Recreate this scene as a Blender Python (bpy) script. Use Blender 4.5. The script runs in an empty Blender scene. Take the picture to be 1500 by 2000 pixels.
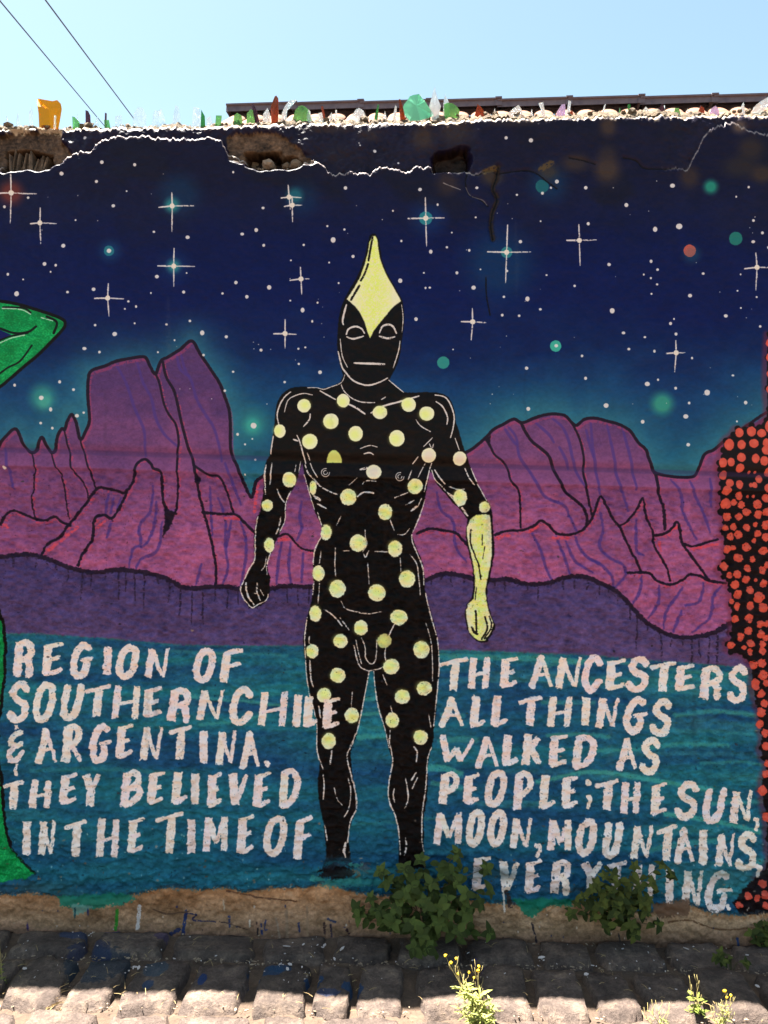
import bpy, bmesh, math, random
import numpy as np
from mathutils import Vector, Matrix

random.seed(7)
rng = np.random.default_rng(11)
scene = bpy.context.scene
COL = scene.collection

# ------------------------------------------------------------------ camera
FPX, SPX = 1618.0, 519.0          # focal length in pixels, wall pixels per metre
DIST = FPX / SPX                  # camera to wall face
cam_data = bpy.data.cameras.new('camera')
cam_data.sensor_fit = 'VERTICAL'
cam_data.sensor_height = 36.0
cam_data.lens = FPX / 2000.0 * 36.0
cam_data.clip_start = 0.05
cam_data.clip_end = 2000.0
cam = bpy.data.objects.new('camera', cam_data)
COL.objects.link(cam)
cam.location = (0.0, -DIST, 1.6)
cam.rotation_euler = (math.radians(90), 0, 0)
scene.camera = cam

# ------------------------------------------------------------------ light
TO_SUN = Vector((-0.30, 0.134, 1.0)).normalized()
world = bpy.data.worlds.new('World')
scene.world = world
world.use_nodes = True
nt = world.node_tree
nt.nodes.clear()
sky = nt.nodes.new('ShaderNodeTexSky')
sky.sky_type = 'NISHITA'
sky.sun_disc = False
sky.sun_elevation = math.asin(TO_SUN.z)
sky.sun_rotation = math.atan2(TO_SUN.x, TO_SUN.y)
sky.altitude = 50
sky.air_density = 1.0
sky.dust_density = 1.6
sky.ozone_density = 1.0
tint = nt.nodes.new('ShaderNodeMix'); tint.data_type = 'RGBA'; tint.blend_type = 'MULTIPLY'
tint.inputs[0].default_value = 1.0
tint.inputs[7].default_value = (1.0, 1.045, 0.87, 1)
bg = nt.nodes.new('ShaderNodeBackground'); bg.inputs[1].default_value = 0.036
out = nt.nodes.new('ShaderNodeOutputWorld')
nt.links.new(sky.outputs[0], tint.inputs[6])
nt.links.new(tint.outputs[2], bg.inputs[0])
nt.links.new(bg.outputs[0], out.inputs[0])

sun_data = bpy.data.lights.new('sun', 'SUN')
sun_data.energy = 5.0
sun_data.angle = math.radians(0.5)
sun_data.color = (1.0, 0.94, 0.84)
sun = bpy.data.objects.new('sun', sun_data)
COL.objects.link(sun)
sun.rotation_euler = TO_SUN.to_track_quat('Z', 'Y').to_euler()
sun.location = (-3, 2, 12)

vs = scene.view_settings
vs.view_transform = 'Standard'
vs.look = 'None'
vs.gamma = 1.0
vs.use_curve_mapping = False
vs.exposure = 3.1

# ------------------------------------------------------------------ helpers
def W(px, py, y=0.0):
    """A point of the photograph's frame carried to distance y behind the wall face."""
    d = DIST + y
    return Vector(((px - 750) * d / FPX, y, 1.6 + (1000 - py) * d / FPX))

def props(o, label=None, cat=None, group=None, kind=None):
    if label: o['label'] = label
    if cat: o['category'] = cat
    if group: o['group'] = group
    if kind: o['kind'] = kind
    return o

def empty(name, loc=(0, 0, 0)):
    o = bpy.data.objects.new(name, None)
    o.location = loc
    o.empty_display_size = 0.1
    COL.objects.link(o)
    return o

def link(name, me, mat=None, parent=None, loc=None):
    o = bpy.data.objects.new(name, me)
    if mat is not None and len(me.materials) == 0:
        me.materials.append(mat)
    COL.objects.link(o)
    if parent is not None:
        o.parent = parent
    if loc is not None:
        o.location = loc
    return o

def mesh_pd(name, verts, faces, smooth=False):
    me = bpy.data.meshes.new(name)
    me.from_pydata([tuple(v) for v in verts], [], faces)
    me.update()
    if smooth:
        me.polygons.foreach_set('use_smooth', [True] * len(me.polygons))
    return me

class MB:
    def __init__(self):
        self.v = []; self.f = []
    def add(self, verts, faces):
        n = len(self.v)
        self.v += [tuple(p) for p in verts]
        self.f += [tuple(n + i for i in f) for f in faces]
    def box(self, a, b):
        (x0, y0, z0), (x1, y1, z1) = a, b
        self.add([(x0,y0,z0),(x1,y0,z0),(x1,y1,z0),(x0,y1,z0),(x0,y0,z1),(x1,y0,z1),(x1,y1,z1),(x0,y1,z1)],
                 [(0,3,2,1),(4,5,6,7),(0,1,5,4),(1,2,6,5),(2,3,7,6),(3,0,4,7)])
    def tube(self, pts, r, n=5, r2=None):
        r2 = r if r2 is None else r2
        pts = [Vector(p) for p in pts]
        rings = []
        for i, p in enumerate(pts):
            a = pts[max(i-1, 0)]; b = pts[min(i+1, len(pts)-1)]
            t = (b - a)
            if t.length < 1e-9: t = Vector((0,0,1))
            t.normalize()
            u = t.cross(Vector((0.3,0.9,0.2))).normalized(); w = t.cross(u)
            rr = r + (r2 - r) * i / max(1, len(pts)-1)
            rings.append([p + (u*math.cos(2*math.pi*k/n) + w*math.sin(2*math.pi*k/n))*rr for k in range(n)])
        verts = [v for ring in rings for v in ring]
        faces = []
        for i in range(len(pts)-1):
            for k in range(n):
                faces.append((i*n+k, i*n+(k+1)%n, (i+1)*n+(k+1)%n, (i+1)*n+k))
        faces.append(tuple(range(n))[::-1]); faces.append(tuple((len(pts)-1)*n+k for k in range(n)))
        self.add(verts, faces)
    def mesh(self, name, smooth=False):
        return mesh_pd(name, self.v, self.f, smooth)

def new_mat(name):
    m = bpy.data.materials.new(name); m.use_nodes = True
    t = m.node_tree
    b = t.nodes['Principled BSDF']
    return m, t, b

def N(t, kind, **kw):
    n = t.nodes.new(kind)
    for k, v in kw.items(): setattr(n, k, v)
    return n

def ramp(t, fac, stops):
    r = N(t, 'ShaderNodeValToRGB')
    el = r.color_ramp.elements
    while len(el) < len(stops): el.new(0.5)
    for e, (p, c) in zip(el, stops):
        e.position = p; e.color = (c[0], c[1], c[2], 1)
    t.links.new(fac, r.inputs[0])
    return r.outputs[0]

def noise(t, scale, detail=4, rough=0.6, vec=None, dist=0.0):
    n = N(t, 'ShaderNodeTexNoise')
    n.inputs['Scale'].default_value = scale; n.inputs['Detail'].default_value = detail
    n.inputs['Roughness'].default_value = rough; n.inputs['Distortion'].default_value = dist
    if vec is not None: t.links.new(vec, n.inputs['Vector'])
    return n.outputs['Fac']

def bump(t, b, h, strength, distance, prev=None):
    n = N(t, 'ShaderNodeBump')
    n.inputs['Strength'].default_value = strength; n.inputs['Distance'].default_value = distance
    t.links.new(h, n.inputs['Height'])
    if prev is not None: t.links.new(prev, n.inputs['Normal'])
    t.links.new(n.outputs[0], b.inputs['Normal'])
    return n.outputs[0]

def srgb(*c):
    c = [x / 255.0 for x in c]
    return tuple((x/12.92 if x <= 0.04045 else ((x+0.055)/1.055)**2.4) for x in c)

def simple_mat(name, c1, c2, scale, rough=0.9, bs=0.3, bd=0.004, coord='Object'):
    m, t, b = new_mat(name)
    tc = N(t, 'ShaderNodeTexCoord')
    f = noise(t, scale, 6, 0.65, tc.outputs[coord])
    col = ramp(t, f, [(0.3, c1), (0.7, c2)])
    t.links.new(col, b.inputs['Base Color'])
    b.inputs['Roughness'].default_value = rough
    f2 = noise(t, scale*4, 5, 0.7, tc.outputs[coord])
    bump(t, b, f2, bs, bd)
    return m

# ------------------------------------------------------------------ numpy noise
def grid_noise(h, w, cy, cx, seed):
    """Smooth value noise 0..1 on an h x w array with cells of cy x cx samples."""
    r = np.random.default_rng(seed)
    gy, gx = int(h / cy) + 3, int(w / cx) + 3
    g = r.random((gy, gx)).astype(np.float32)
    ys = np.arange(h, dtype=np.float32) / cy; xs = np.arange(w, dtype=np.float32) / cx
    iy = ys.astype(int); ix = xs.astype(int)
    fy = ys - iy; fx = xs - ix
    fy = (fy*fy*(3-2*fy))[:, None]; fx = (fx*fx*(3-2*fx))[None, :]
    top = g[iy][:, ix]*(1-fx) + g[iy][:, ix+1]*fx
    bot = g[iy+1][:, ix]*(1-fx) + g[iy+1][:, ix+1]*fx
    return top*(1-fy) + bot*fy

def fbm(h, w, cy, cx, seed, octs=3, gain=0.55):
    a = np.zeros((h, w), np.float32); s = 0; g = 1
    for o in range(octs):
        if cy < 1.0 or cx < 1.0: break
        a += g * grid_noise(h, w, cy, cx, seed + o); s += g
        g *= gain; cy /= 2.0; cx /= 2.0
    return a / s

def sstep(a, b, x):
    t = np.clip((x - a) / (b - a), 0, 1)
    return t*t*(3-2*t)
# ------------------------------------------------------------------ the mural, painted stroke by stroke
# Design units: 519 to the metre on the wall face; x to the right, y downwards.
K = 1.25
TX0, TX1, TY0, TY1 = -330.0, 1830.0, 200.0, 1865.0
TW, TH = int((TX1-TX0)*K), int((TY1-TY0)*K)
PX = (TX0 + (np.arange(TW) + 0.5)/K).astype(np.float32)[None, :]
PY = (TY0 + (np.arange(TH) + 0.5)/K).astype(np.float32)[:, None]
n_fine = fbm(TH, TW, 2.2, 2.6, 1, 1)
n_small = fbm(TH, TW, 5, 7, 5, 2)
n_mid = fbm(TH, TW, 26, 34, 9, 3)
n_big = fbm(TH, TW, 150, 190, 15, 4)
n_dry = fbm(TH, TW, 3.0, 4.5, 25, 2)
n_stuc = fbm(TH, TW, 6.5, 13, 303, 2)
EDGE = (n_small - 0.5)*2.0 + (n_fine - 0.5)*1.5          # how far a painted edge strays
ROUGH = 1.0 + 0.0*PY
LEDGE_K = 0.034
ROUGH = sstep(-5, 30, PY - (883 + LEDGE_K*PX) - 26)       # stucco below the ledge roughens every edge
IMG = np.zeros((TH, TW, 3), np.float32)
LAB = np.zeros((TH, TW), np.int16)
LABELS = {0: ('painted_sky', None, None)}

def new_label(name, parent=None, text=None):
    k = len(LABELS); LABELS[k] = (name, parent, text); return k

def c3(c): return np.array(c, np.float32)/255.0

def blend(sl, a, col):
    col = np.asarray(col, np.float32)
    if col.max() > 1.001: col = col/255.0
    IMG[sl] += (col - IMG[sl]) * a[..., None]

def window(x0, y0, x1, y1, pad=6):
    i0 = max(0, int((x0-pad-TX0)*K)); i1 = min(TW, int((x1+pad-TX0)*K)+1)
    j0 = max(0, int((y0-pad-TY0)*K)); j1 = min(TH, int((y1+pad-TY0)*K)+1)
    if i1 <= i0 or j1 <= j0: return None
    return (slice(j0, j1), slice(i0, i1))

def curve(pts, n=6):
    p = [np.array(q[:2], float) for q in pts]
    if len(p) < 3: return np.array(p)
    out = []
    for i in range(len(p)-1):
        p0 = p[max(i-1, 0)]; p1 = p[i]; p2 = p[i+1]; p3 = p[min(i+2, len(p)-1)]
        for k in range(n):
            t = k/n
            out.append(0.5*((2*p1) + (-p0+p2)*t + (2*p0-5*p1+4*p2-p3)*t*t + (-p0+3*p1-3*p2+p3)*t**3))
    out.append(p[-1])
    return np.array(out)

def stroke(pts, w, col, alpha=1.0, dry=0.0, taper=0.0, soft=1.0, smooth=True, label=None, edge=1.0, closed=False, butt=False):
    pts = list(pts)
    if closed: pts = pts + [pts[0]]
    c = curve(pts) if smooth else np.array([q[:2] for q in pts], float)
    pad = w/2 + 5 + soft*2
    sl = window(c[:,0].min(), c[:,1].min(), c[:,0].max(), c[:,1].max(), pad)
    if sl is None: return
    A = np.zeros((sl[0].stop-sl[0].start, sl[1].stop-sl[1].start), np.float32)
    L = np.r_[0, np.cumsum(np.hypot(*np.diff(c, axis=0).T))]; tot = max(L[-1], 1e-6)
    for i in range(len(c)-1):
        (ax, ay), (bx, by) = c[i], c[i+1]
        s2 = window(min(ax,bx), min(ay,by), max(ax,bx), max(ay,by), pad)
        if s2 is None: continue
        X = PX[:, s2[1]]; Y = PY[s2[0], :]
        dx, dy = bx-ax, by-ay; q = dx*dx+dy*dy+1e-9
        tr = ((X-ax)*dx+(Y-ay)*dy)/q; t = np.clip(tr, 0, 1)
        d = np.hypot(X-ax-t*dx, Y-ay-t*dy)
        ww = w/2
        if taper:
            s = (L[i] + t*(L[i+1]-L[i]))/tot
            ww = ww*(1 - taper*(np.abs(2*s-1))**2)
        rr = (0.55 + 0.75*ROUGH[s2])*edge
        e = (ww - d + EDGE[s2]*rr*min(1, 0.35 + w/14.0))
        if butt:
            ln_ = math.sqrt(q); rag = EDGE[s2]*1.2 + (n_dry[s2]-.5)*5
            if i == 0: e = np.minimum(e, tr*ln_ + rag)
            if i == len(c)-2: e = np.minimum(e, (1-tr)*ln_ + rag)
        a = np.clip(e*K/soft*0.9+0.5, 0, 1)
        o = (slice(s2[0].start-sl[0].start, s2[0].stop-sl[0].start), slice(s2[1].start-sl[1].start, s2[1].stop-sl[1].start))
        A[o] = np.maximum(A[o], a)
    if dry:
        A *= np.clip((n_dry[sl] - dry*0.62)*9, 0, 1)
    if label is not None: LAB[sl][A > 0.5] = label
    blend(sl, A*alpha, col)

def inside(poly, X, Y):
    m = np.zeros(np.broadcast(X, Y).shape, bool)
    n = len(poly)
    for i in range(n):
        (ax, ay), (bx, by) = poly[i], poly[(i+1) % n]
        if ay == by: continue
        lo, hi = min(ay, by), max(ay, by)
        rows = np.nonzero((Y.max(axis=1) > lo) & (Y.min(axis=1) <= hi))[0]
        if len(rows) == 0: continue
        r = slice(rows[0], rows[-1]+1)
        Yr = Y[r]; Xr = X[r] if X.shape[0] > 1 else X
        cnd = ((Yr > ay) != (Yr > by)) & (Xr < (bx-ax)*(Yr-ay)/(by-ay)+ax)
        m[r] ^= cnd
    return m

def fill(poly, col, alpha=1.0, label=None, edge=1.0, blur=1, tex=None):
    p = np.array(poly, float)
    sl = window(p[:,0].min(), p[:,1].min(), p[:,0].max(), p[:,1].max(), 5)
    if sl is None: return None
    rr = (0.5 + 0.7*ROUGH[sl])*edge
    X = PX[:, sl[1]] + EDGE[sl]*rr; Y = PY[sl[0], :] + (n_mid[sl]-0.5)*2*edge + (n_fine[sl]-0.5)*2.4*rr
    m = inside(p.tolist(), X, Y).astype(np.float32)
    for _ in range(blur):
        m2 = m.copy()
        m2[1:-1] = (m[:-2]+2*m[1:-1]+m[2:])/4
        m = m2.copy()
        m[:, 1:-1] = (m2[:, :-2]+2*m2[:, 1:-1]+m2[:, 2:])/4
    if label is not None: LAB[sl][m > 0.5] = label
    if tex is not None: blend(sl, m*alpha, np.clip(tex[sl], 0, 1))
    else: blend(sl, m*alpha, col)
    return sl, m

def blob(cx, cy, rx, ry, col, alpha=1.0, soft=0.0, label=None, edge=1.0):
    sl = window(cx-rx, cy-ry, cx+rx, cy+ry, 6 + soft*max(rx, ry))
    if sl is None: return
    X = PX[:, sl[1]]; Y = PY[sl[0], :]
    d = np.hypot((X-cx)/rx, (Y-cy)/ry)
    R = min(rx, ry)
    if soft: a = np.clip(1-(d-(1-soft))/(2*soft), 0, 1)**1.5
    else: a = np.clip(((1-d)*R + EDGE[sl]*edge*(0.45+0.6*ROUGH[sl])*min(1, R/6))*K*0.8+0.5, 0, 1)
    if label is not None: LAB[sl][a > 0.5] = label
    blend(sl, a*alpha, col)

# ---- outlines of the mountain range
LEFT_RANGE = [(-330,860),(-250,800),(-190,850),(-120,790),(-60,860),(0,872),(16,853),(36,839),(51,872),(62,884),(75,877),(87,855),(100,883),(111,877),(117,853),(125,839),(131,840),(136,824),(145,811),(153,827),(161,859),(173,840),(179,821),(176,773),(177,739),(184,725),(208,717),(232,707),(275,699),(288,701),(296,717),(307,732),(317,707),(331,699),(355,684),(377,668),(393,693),(415,725),(432,752),(441,776),(449,800),(452,827),(452,867),(455,893),(463,909),(473,936),(491,971),(500,941),(513,931),(540,915),(590,900),(640,890)]
RIGHT_RANGE = [(860,905),(912,883),(932,869),(950,853),(962,840),(981,830),(1002,820),(1018,827),(1044,817),(1065,811),(1083,810),(1102,814),(1121,832),(1139,820),(1160,818),(1181,823),(1200,828),(1215,834),(1229,844),(1243,865),(1258,879),(1264,897),(1276,921),(1295,928),(1325,932),(1355,930),(1362,911),(1372,888),(1390,879),(1407,865),(1450,835),(1520,800),(1600,850),(1700,790),(1830,860)]
HILL = [(-330,1100),(-200,1080),(-80,1092),(0,1088),(23,1085),(54,1083),(82,1088),(100,1095),(126,1105),(152,1113),(187,1118),(233,1113),(280,1118),(310,1125),(345,1140),(351,1146),(382,1150),(410,1146),(445,1147),(470,1151),(529,1150),(552,1145),(610,1147),(700,1150),(790,1142),(834,1132),(862,1122),(897,1123),(925,1130),(965,1132),(995,1132),(1023,1140),(1053,1141),(1081,1136),(1107,1127),(1142,1127),(1173,1139),(1204,1155),(1232,1183),(1255,1209),(1285,1230),(1318,1243),(1353,1245),(1383,1239),(1407,1229),(1428,1218),(1520,1180),(1650,1150),(1830,1170)]
WATER = [(-330,1232),(0,1238),(60,1238),(200,1247),(350,1260),(500,1262),(600,1262),(860,1270),(1000,1274),(1160,1281),(1250,1289),(1350,1296),(1450,1304),(1600,1312),(1830,1320)]
BOTTOM = [(-330,1745),(0,1747),(60,1744),(115,1752),(200,1756),(240,1752),(290,1744),(335,1734),(400,1739),(440,1734),(480,1743),(520,1736),(600,1733),(640,1726),(700,1745),(800,1752),(950,1762),(1000,1766),(1030,1775),(1060,1773),(1110,1764),(1180,1770),(1260,1784),(1290,1768),(1330,1762),(1380,1780),(1440,1788),(1500,1784),(1600,1780),(1830,1790)]

# ---- sky
yy = PY + (n_big-0.5)*150 + (n_mid-0.5)*14 + 0*PX
def vgrad(y, stops):
    ys = [s[0] for s in stops]; out = np.empty(y.shape+(3,), np.float32)
    for c in range(3): out[..., c] = np.interp(y, ys, [s[1][c]/255.0 for s in stops])
    return out
IMG[:] = vgrad(yy, [(200,(30,27,46)),(330,(27,25,46)),(400,(26,27,56)),(470,(21,25,66)),(600,(20,27,74)),(680,(21,36,80)),(760,(26,60,102)),(900,(32,84,112)),(1000,(40,100,118))])
# turquoise halo over the range
cg = 8
gx = np.arange(TX0, TX1+cg, cg); gy = np.arange(560, 1010, cg)
P = np.vstack([curve(LEFT_RANGE, 3), curve(RIGHT_RANGE, 3)])
D = np.full((len(gy), len(gx)), 1e9, np.float32)
for qx, qy in P: D = np.minimum(D, (gx[None,:]-qx)**2 + (gy[:,None]-qy)**2)
D = np.sqrt(D)
def upsamp(G, gx, gy, xs, ys):
    fx = np.clip((xs-gx[0])/(gx[1]-gx[0]), 0, len(gx)-1.001); fy = np.clip((ys-gy[0])/(gy[1]-gy[0]), 0, len(gy)-1.001)
    ix = fx.astype(int); iy = fy.astype(int); fx = (fx-ix)[None,:]; fy = (fy-iy)[:,None]
    return (G[iy][:,ix]*(1-fx)+G[iy][:,ix+1]*fx)*(1-fy)+(G[iy+1][:,ix]*(1-fx)+G[iy+1][:,ix+1]*fx)*fy
j0 = int((575-TY0)*K); j1 = int((1000-TY0)*K)
Dn = upsamp(D, gx, gy, PX[0], PY[j0:j1, 0])
halo = np.exp(-(Dn/38.0)**1.3*(0.75+0.6*n_mid[j0:j1]))*(0.55+0.8*n_big[j0:j1])*sstep(575, 640, PY[j0:j1])
IMG[j0:j1] += (c3((52,112,128)) - IMG[j0:j1])*np.clip(halo*.78, 0, 0.8)[..., None]
# worn, darker patches near the top
dk = sstep(0.50, 0.66, n_big)*sstep(520, 380, PY)*0.8
IMG += (c3((28,26,40)) - IMG)*dk[..., None]
IMG *= (1 + (n_mid-0.5)*0.14 + (n_small-0.5)*0.12)[..., None]

# ---- mountains
GLOWS = [(27,381,24,(120,55,45),0.75),(339,404,15,(60,150,140),0.95),(352,385,42,(28,66,96),0.4),(342,523,14,(60,150,140),0.95),(344,523,30,(27,58,104),0.35),
 (216,493,10,(58,150,138),1.0),(218,493,22,(28,70,112),0.5),(578,387,16,(45,120,120),0.9),(590,392,34,(24,56,92),0.4),(831,430,13,(60,160,145),1.0),(835,430,34,(25,58,108),0.4),
 (988,496,11,(70,165,145),1.0),(975,520,70,(25,65,100),0.5),(1057,368,13,(45,120,105),1.0),(1070,362,38,(26,60,95),0.5),(1384,369,14,(42,125,108),1.0),(1433,469,13,(42,120,108),0.9),(1083,678,11,(62,165,145),1.0),
 (865,710,12,(52,135,128),1.0),(1290,790,22,(60,150,125),0.85),(88,778,26,(60,150,135),0.7),(92,786,14,(85,175,150),0.5),(495,832,17,(70,180,155),0.95),(498,830,36,(50,130,130),0.55),(1343,493,12,(205,85,70),1.0),(1347,500,18,(40,95,110),0.35)]
for gx_, gy_, r, c, a in GLOWS:
    blob(gx_, gy_, r, r, c, a, soft=0.45 if r > 13 else 0.0)
L_MT = new_label('painted_mountains', None, 'magenta and purple painted mountain range with black outlines')
t_ = np.clip((PY-800)/290 + (n_big-0.5)*0.8 + (n_mid-0.5)*0.35, 0, 1)
MT = c3((86,56,100))*(1-t_)[...,None] + c3((164,88,130))*t_[...,None]
sh = np.clip((n_mid-0.5)*1.6 + (fbm(TH, TW, 60, 40, 77, 3)-0.45)*2.0, 0, 1)*0.45*ROUGH
MT += (c3((100,58,104)) - MT)*sh[...,None]
MT *= (1+(n_small-0.5)*0.14+(n_fine-0.5)*0.10+(n_stuc-.5)*.26*(.25+.75*ROUGH))[...,None]
fill(LEFT_RANGE+[(700,900),(700,1300),(-330,1300)], None, label=L_MT, tex=MT)
fill(RIGHT_RANGE+[(1830,1330),(690,1330),(690,900)], None, label=L_MT, tex=MT)

BK = (38,28,42)
RIDGES = [([(63,887),(69,912),(64,960),(61,984),(69,1013)],3),([(100,883),(109,909),(123,936),(128,976),(135,1013)],3),([(131,845),(137,880),(141,915),(160,939),(171,960),(172,973)],3.4),
([(161,859),(167,891),(176,920),(187,955)],3.5),([(0,1024),(13,1003),(27,997),(43,1003),(67,1013),(88,1016),(107,1009),(120,1019),(136,1027)],5),
([(79,1086),(91,1064),(117,1048),(133,1025),(163,990),(189,955),(210,955),(233,960),(243,962),(259,941),(267,909),(283,897),(296,907),(301,915),(315,923),(317,960),(325,995),(344,1003)],5.5),
([(247,959),(236,985),(220,1012),(203,1006),(191,1008),(182,1022),(180,1053),(161,1081),(152,1104)],5.5),
([(307,732),(315,752),(323,789),(333,811),(347,832),(352,867),(347,893),(347,960),(344,997)],4.5),
([(321,709),(328,739),(344,768),(355,816),(368,867),(379,907),(387,955),(400,1008),(412,1055),(421,1102),(421,1144)],5.5),
([(380,909),(391,917),(409,928),(428,931),(441,955),(455,1000)],4.5),([(396,1001),(433,1004),(460,1005),(476,1019),(497,1040)],5.5),
([(543,1048),(561,1043),(575,1057),(589,1071),(613,1076)],4.5),([(815,1042),(839,1033),(867,1036),(890,1041),(902,1053),(913,1064)],5.5),
([(955,869),(964,888),(981,902),(992,918),(997,939),(1013,958),(1016,995),(1017,1030)],4.2),
([(1016,827),(1025,846),(1039,865),(1067,888),(1079,914),(1095,944),(1107,963),(1135,986),(1146,1007),(1147,1023)],6),
([(1116,830),(1130,860),(1137,893),(1139,925),(1146,958),(1156,1005)],4.6),
([(967,1045),(990,1037),(1023,1035),(1044,1026),(1055,1017),(1072,1026),(1088,1042),(1111,1044),(1135,1037),(1156,1014),(1172,970),(1184,988),(1200,1016),(1211,1029),(1227,1064),(1243,1095),(1253,1116)],5.2),
([(1211,1027),(1225,1018),(1241,999),(1255,973),(1262,1008),(1276,1043),(1278,1067),(1299,1102),(1309,1134)],4.6),
([(1276,1046),(1295,1043),(1309,1036),(1323,1020),(1332,1057),(1348,1083),(1369,1111),(1386,1134)],5.2),([(1337,1062),(1351,1067),(1372,1062),(1402,1053)],4.5),
([(1277,923),(1281,930),(1285,958),(1295,991),(1299,1033)],6),
([(1227,1119),(1267,1119),(1283,1134),(1309,1142),(1332,1134),(1346,1123),(1367,1125),(1386,1134),(1418,1139)],5.2),
([(-300,1010),(-240,960),(-180,1020),(-100,980),(-40,1020),(0,1024)],5),([(1440,1050),(1520,1000),(1600,1060),(1700,1010),(1830,1060)],5)]
INDIGO = [[(232,717),(251,752),(267,800),(285,843),(285,891)],[(271,709),(283,749),(299,779),(307,816),(323,848),(349,872)],[(347,693),(355,723),(371,736)],[(356,693),(364,723),(377,747),(388,784),(407,816),(420,837),(431,875),(433,901)],
[(11,877),(16,912),(27,955)],[(211,965),(205,1003)],[(221,973),(216,1003)],[(235,973),(229,995)],[(218,1018),(209,1050)],[(299,950),(294,997),(272,1027),(275,1062),(259,1074),(252,1111)],
[(306,980),(301,1025),(287,1060),(275,1069)],[(317,1020),(308,1074),(275,1092),(266,1111)],[(410,950),(412,997),(414,1050)],[(426,973),(440,1015),(440,1067),(445,1109),(433,1144)],[(452,1015),(442,1067)],
[(470,1018),(480,1055),(480,1090),(470,1144)],[(393,1102),(382,1141)],[(589,980),(585,1008),(589,1032),(580,1055)],[(550,1060),(543,1102),(540,1141)],[(568,1060),(564,1102),(568,1141)],[(592,1081),(589,1137)],
[(983,837),(995,855),(1006,869)],[(990,834),(1006,855),(1013,893),(1032,918),(1053,953),(1067,972),(1102,988),(1114,1012),(1128,1040)],[(1044,827),(1060,841),(1072,853),(1079,865)],[(1076,818),(1097,837),(1109,865),(1116,897),(1128,928),(1142,951)],
[(1090,874),(1102,897),(1109,916)],[(1142,841),(1149,869),(1156,893)],[(1151,827),(1156,883),(1165,930),(1172,965)],[(1183,832),(1194,883),(1204,930),(1218,967),(1227,998)],[(1213,839),(1225,883),(1236,928),(1243,956)],
[(1309,937),(1330,965),(1334,1000),(1348,1030),(1362,1054)],[(1346,939),(1360,972),(1376,1007),(1386,1040)],[(1386,935),(1390,988)],[(1173,1001),(1178,1036),(1171,1067),(1192,1090),(1218,1104),(1222,1123),(1201,1148)],
[(1150,1090),(1173,1102),(1194,1125),(1199,1148)],[(1243,1014),(1243,1071),(1257,1085)],[(1253,1123),(1250,1153),(1236,1179)],[(1288,1144),(1285,1181),(1267,1207)],[(1334,1148),(1318,1172),(1302,1195),(1297,1228)],
[(1374,1139),(1367,1174),(1339,1183)],[(1332,1193),(1316,1235)],[(1411,1144),(1393,1167),(1388,1204),(1353,1235)],[(1037,1039),(1053,1067),(1067,1109),(1077,1132)],[(1086,1048),(1100,1081),(1114,1123)],
[(1105,1057),(1123,1095),(1158,1118)],[(1123,1043),(1130,1067),(1147,1088),(1170,1102)],[(853,962),(862,997),(885,1018),(890,1067),(911,1097)],[(452,830),(455,893)],[(440,905),(470,985)]]
for s in INDIGO:
    stroke(s, 6.0, (78,56,122), 0.78, soft=2.2, taper=0.3)
for r_ in (LEFT_RANGE[5:-3], RIGHT_RANGE[1:-4]):
    stroke([(x+3, y+6) for x, y in r_], 6, (190,66,96), 0.42, soft=3, dry=0.5)
for s, w in RIDGES:
    stroke([(x+3, y+5) for x, y in s], 6.5, (206,72,92), 0.55, soft=3, dry=0.75)
for x0, y0, x1, y1 in [(8,1024,14,1030),(205,1018,190,1030),(150,1030,95,1075),(440,1012,468,1014),(503,950,497,1000),(545,1055,570,1052),(1050,1028,1035,1038),(1080,1050,1110,1052),(1322,1028,1308,1044),(1352,1074,1400,1062),(970,1052,995,1045),(1288,1060,1290,1075)]:
    stroke([(x0,y0),(x1,y1)], 6, (222,78,92), 0.75, dry=0.45, soft=2)
stroke(LEFT_RANGE[5:], 6.2, BK)
stroke(RIGHT_RANGE, 6.0, BK)
for s, w in RIDGES: stroke(s, w, BK, 0.97)
fill([(316,955),(321,985),(327,1000),(345,998),(332,1030),(317,1052),(322,1020)], BK)
fill([(944,858),(957,851),(955,876)], BK)
fill([(380,900),(383,925),(392,935),(388,955),(382,930)], BK)

# ---- violet foothill
L_HL = new_label('painted_hill', None, 'dark violet painted foothill under the mountains')
t_ = np.clip((PY-1120)/170 + (n_big-0.5)*0.8, 0, 1)
HLc = c3((78,62,106))*(1-t_)[...,None] + c3((94,72,112))*t_[...,None]
HLc *= (1+(n_stuc-.5)*.26+(n_mid-0.5)*0.3+(n_small-0.5)*0.2+(n_fine-0.5)*0.14)[...,None]
fill(HILL+[(1830,1400),(-330,1400)], None, label=L_HL, tex=HLc)
stroke(HILL, 9, (40,30,46), 0.95, edge=1.5)
rr = random.Random(5)
hx = np.array([p[0] for p in HILL]); hy = np.array([p[1] for p in HILL])
x = -320
while x < 1825:
    y0 = float(np.interp(x, hx, hy)); ln = rr.choice([14, 20, 26, 38, 52, 64]) * (1.1 if 110 < x < 460 or x > 1190 else 0.6)
    stroke([(x, y0), (x+rr.uniform(-1.5,1.5), y0+ln*0.5), (x+rr.uniform(-2,2), y0+ln)], rr.uniform(2.5, 4.5), (46,34,54), 0.85, dry=0.55, taper=0.4)
    x += rr.uniform(14, 27)

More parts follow.
